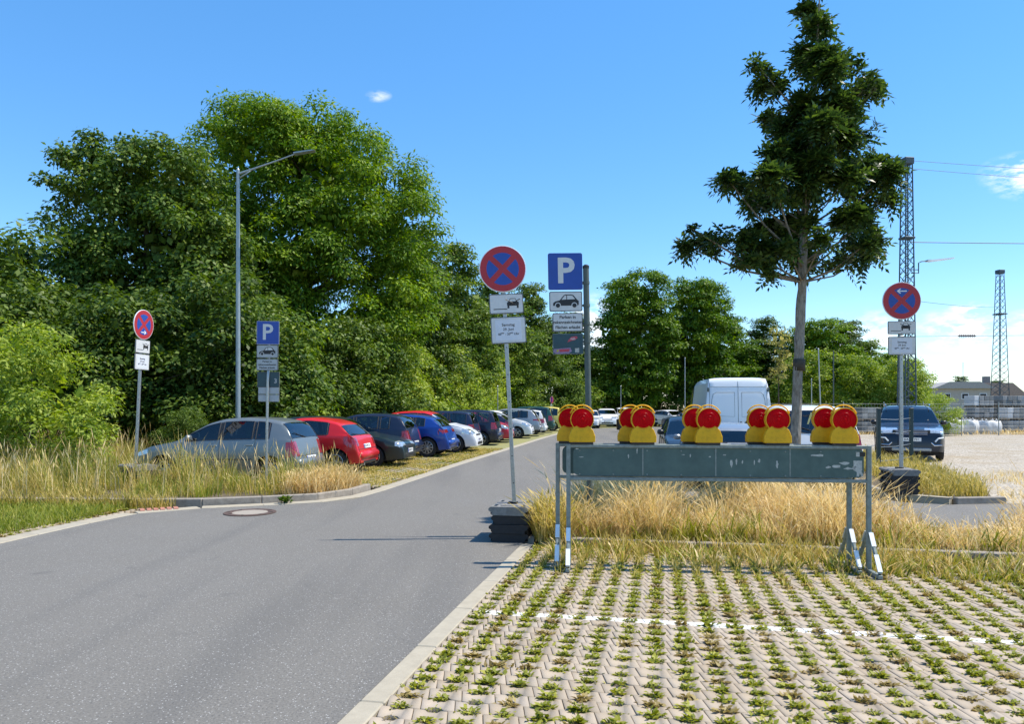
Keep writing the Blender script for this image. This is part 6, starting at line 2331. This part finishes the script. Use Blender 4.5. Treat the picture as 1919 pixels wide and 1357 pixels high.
def stack(x, y, rz, cols, rows, dark, label, bw=.40, bh=.34, d=.9, wrap=False):
    s = thing('pallet_stack', label, 'pallet', (x, y, 0), rz, 'pallets of concrete goods along the far fence')
    w = cols * bw
    z = 0
    for lev in range(rows):
        key = ('pal', cols)
        if key not in stack_parts:
            mb = MB()
            for k in range(5):
                mb.box((0, -d / 2 + .09 + k * (d - .18) / 4, .13), (w, .12, .025))
            for sx in (-1, 0, 1):
                mb.box((sx * (w / 2 - .06), 0, .06), (.1, d, .11))
            stack_parts[key] = mb.build('pallet', 'pallet_wood', s).data
            o = [c for c in s.children][-1]
        else:
            o = link('pallet', stack_parts[key], s)
        o.location = (0, 0, z)
        z += .145
        for r_ in range(2):
            for c_ in range(cols):
                mt = 'wrap_white' if (wrap and lev == rows - 1 and c_ == 0) else ('block_dark' if random.random() < dark else 'block_grey')
                key = ('blk', mt)
                if key not in stack_parts:
                    stack_parts[key] = MB().cbox((0, 0, bh / 2), (bw - .012, d - .04, bh - .012), .012).build('concrete_block', mt, s).data
                    o = s.children[-1]
                else:
                    o = link('concrete_block', stack_parts[key], s)
                o.location = (-w / 2 + bw / 2 + c_ * bw + random.uniform(-.01, .01), random.uniform(-.03, .03), z + r_ * bh)
        z += 2 * bh
    return s


places = [(20.0, 46.0, 3, 2, .7), (22.2, 46.4, 3, 2, .8), (24.6, 47.2, 3, 2, .3), (30.0, 50.5, 4, 2, .3), (32.2, 51.0, 4, 3, .4), (34.4, 51.4, 4, 3, .5), (36.6, 51.8, 4, 3, .35), (33.0, 48.6, 4, 2, .4),
          (35.4, 49.2, 4, 2, .6), (38.0, 49.8, 3, 2, .5), (39.8, 53.0, 4, 3, .4), (42.3, 53.6, 4, 3, .5), (41.0, 50.6, 4, 2, .3), (28.2, 50.0, 3, 2, .5)]
stag = ['dark stacked slabs left of the SUV, nearer the barriers', 'dark stacked slabs directly left of the SUV roof', 'grey stack hidden behind the SUV', 'grey stack left of the tall block wall', 'left tall three level stack of grey blocks',
        'second tall three level stack of grey blocks', 'third tall three level stack of grey blocks', 'low grey stack in front of the left tall stack', 'dark low stack in front of the second tall stack',
        'narrow low stack under the smaller mast', 'tall stack at the right beyond the smaller mast', 'rightmost tall stack cut by the picture edge', 'low pale stack near the right picture edge', 'small stack right of the SUV behind the bush']
for (x, y, c_, r_, dk_), lb in zip(places, stag):
    stack(x, y, R(random.uniform(5, 18)), c_, r_, dk_, lb, wrap=(dk_ < .45))


def bag(x, y, s, rz, label):
    o = thing('bulk_bag', label, 'bag', (x, y, 0), rz, 'white bulk bags by the far fence')
    bm = bmesh.new()
    bmesh.ops.create_cube(bm, size=1)
    bmesh.ops.subdivide_edges(bm, edges=list(bm.edges), cuts=6, use_grid_fill=True)
    for v in bm.verts:
        c_ = v.co.copy()
        bulge = 1 + .16 * (1 - (2 * c_.z) ** 2) + .05 * math.sin(9 * c_.x + 5 * c_.z) + .05 * math.sin(8 * c_.y - 6 * c_.z)
        v.co = Vector((c_.x * bulge * s, c_.y * bulge * s, (c_.z + .5) * s * .95 + .05 * math.sin(7 * c_.x) * math.cos(6 * c_.y) * (c_.z + .5)))
    me = bpy.data.meshes.new('sack')
    bm.to_mesh(me)
    bm.free()
    me.materials.append(M('wrap_white'))
    me.polygons.foreach_set('use_smooth', [True] * len(me.polygons))
    link('sack', me, o)
    for sx in (-1, 1):
        for sy in (-1, 1):
            MB().tube([(sx * .4 * s, sy * .35 * s, .9 * s), (sx * .42 * s, sy * .2 * s, 1.12 * s), (sx * .4 * s, sy * .05 * s, .92 * s)], .025, 5).build('loop', 'wrap_white', o)


bag(27.2, 46.0, .95, .3, 'white bulk bag right of the SUV next to the bush')
bag(28.6, 46.4, .9, .8, 'white bulk bag in the middle of the group by the fence')
bag(30.2, 46.8, .85, .1, 'rightmost white bulk bag before the grey stacks')
bag(23.6, 44.6, .9, .5, 'white bulk bag behind the roof of the SUV')

# ------------------------------------------------------------------ litter bin, houses
lb = thing('litter_bin', 'black litter bin standing at the far road edge', 'litter bin', (7.45, 51.0, 0))
MB().lathe([(.20, .12), (.24, .16), (.26, .75), (.27, .80), (.25, .84), (.02, .88)], 16, 'Z').build('bin_body', 'black_plastic', lb, True, 40)
MB().tube([(0, .2, 0), (0, .2, .95)], .03, 8).build('post', 'black_plastic', lb)


def house(loc, rz, w, d, h, rh, wall, roof, label, chim=True):
    o = thing('house', label, 'house', loc, rz)
    MB().box((0, 0, h / 2), (w, d, h)).build('wall', wall, o)
    ov = .5
    mb = MB().prism([(-w / 2 - ov, h - .15), (w / 2 + ov, h - .15), (w / 2 + ov, h), (0 + w * .28, h + rh), (-w * .28, h + rh), (-w / 2 - ov, h)], -d / 2 - ov, d / 2 + ov, 0, 'XZ')
    ro = mb.build('roof', roof, o)
    if chim:
        MB().box((w * .12, 0, h + rh + .5), (1.1, .9, 1.8)).build('chimney', 'block_dark', ro)
        MB().tube([(-w * .2, 0, h + rh - .2), (-w * .2, 0, h + rh + 4.2)], .06, 6).build('antenna', 'mast_steel', ro)
    for k in range(int(w // 3)):
        for zz in ((h * .3,) if h < 4 else (h * .25, h * .7)):
            x = -w / 2 + 1.7 + k * 3
            wo = MB().box((x, -d / 2 - .02, zz), (1.2, .08, 1.1)).build('window', 'white_film', o)
            MB().box((x, -d / 2 - .05, zz), (1.0, .06, .9)).build('pane', 'car_interior', wo)
    return o


house((83.0, 139, 0), R(-10), 9, 9, 5.2, 1.1, 'render_wall', 'roof_grey', 'pale grey flat roofed house beyond the gravel lot', False)
house((90.0, 143, 0), R(-8), 13, 10, 3.2, 3.0, 'render_wall', 'roof_tile', 'house with brown tiled roof and chimney beyond the stacks')
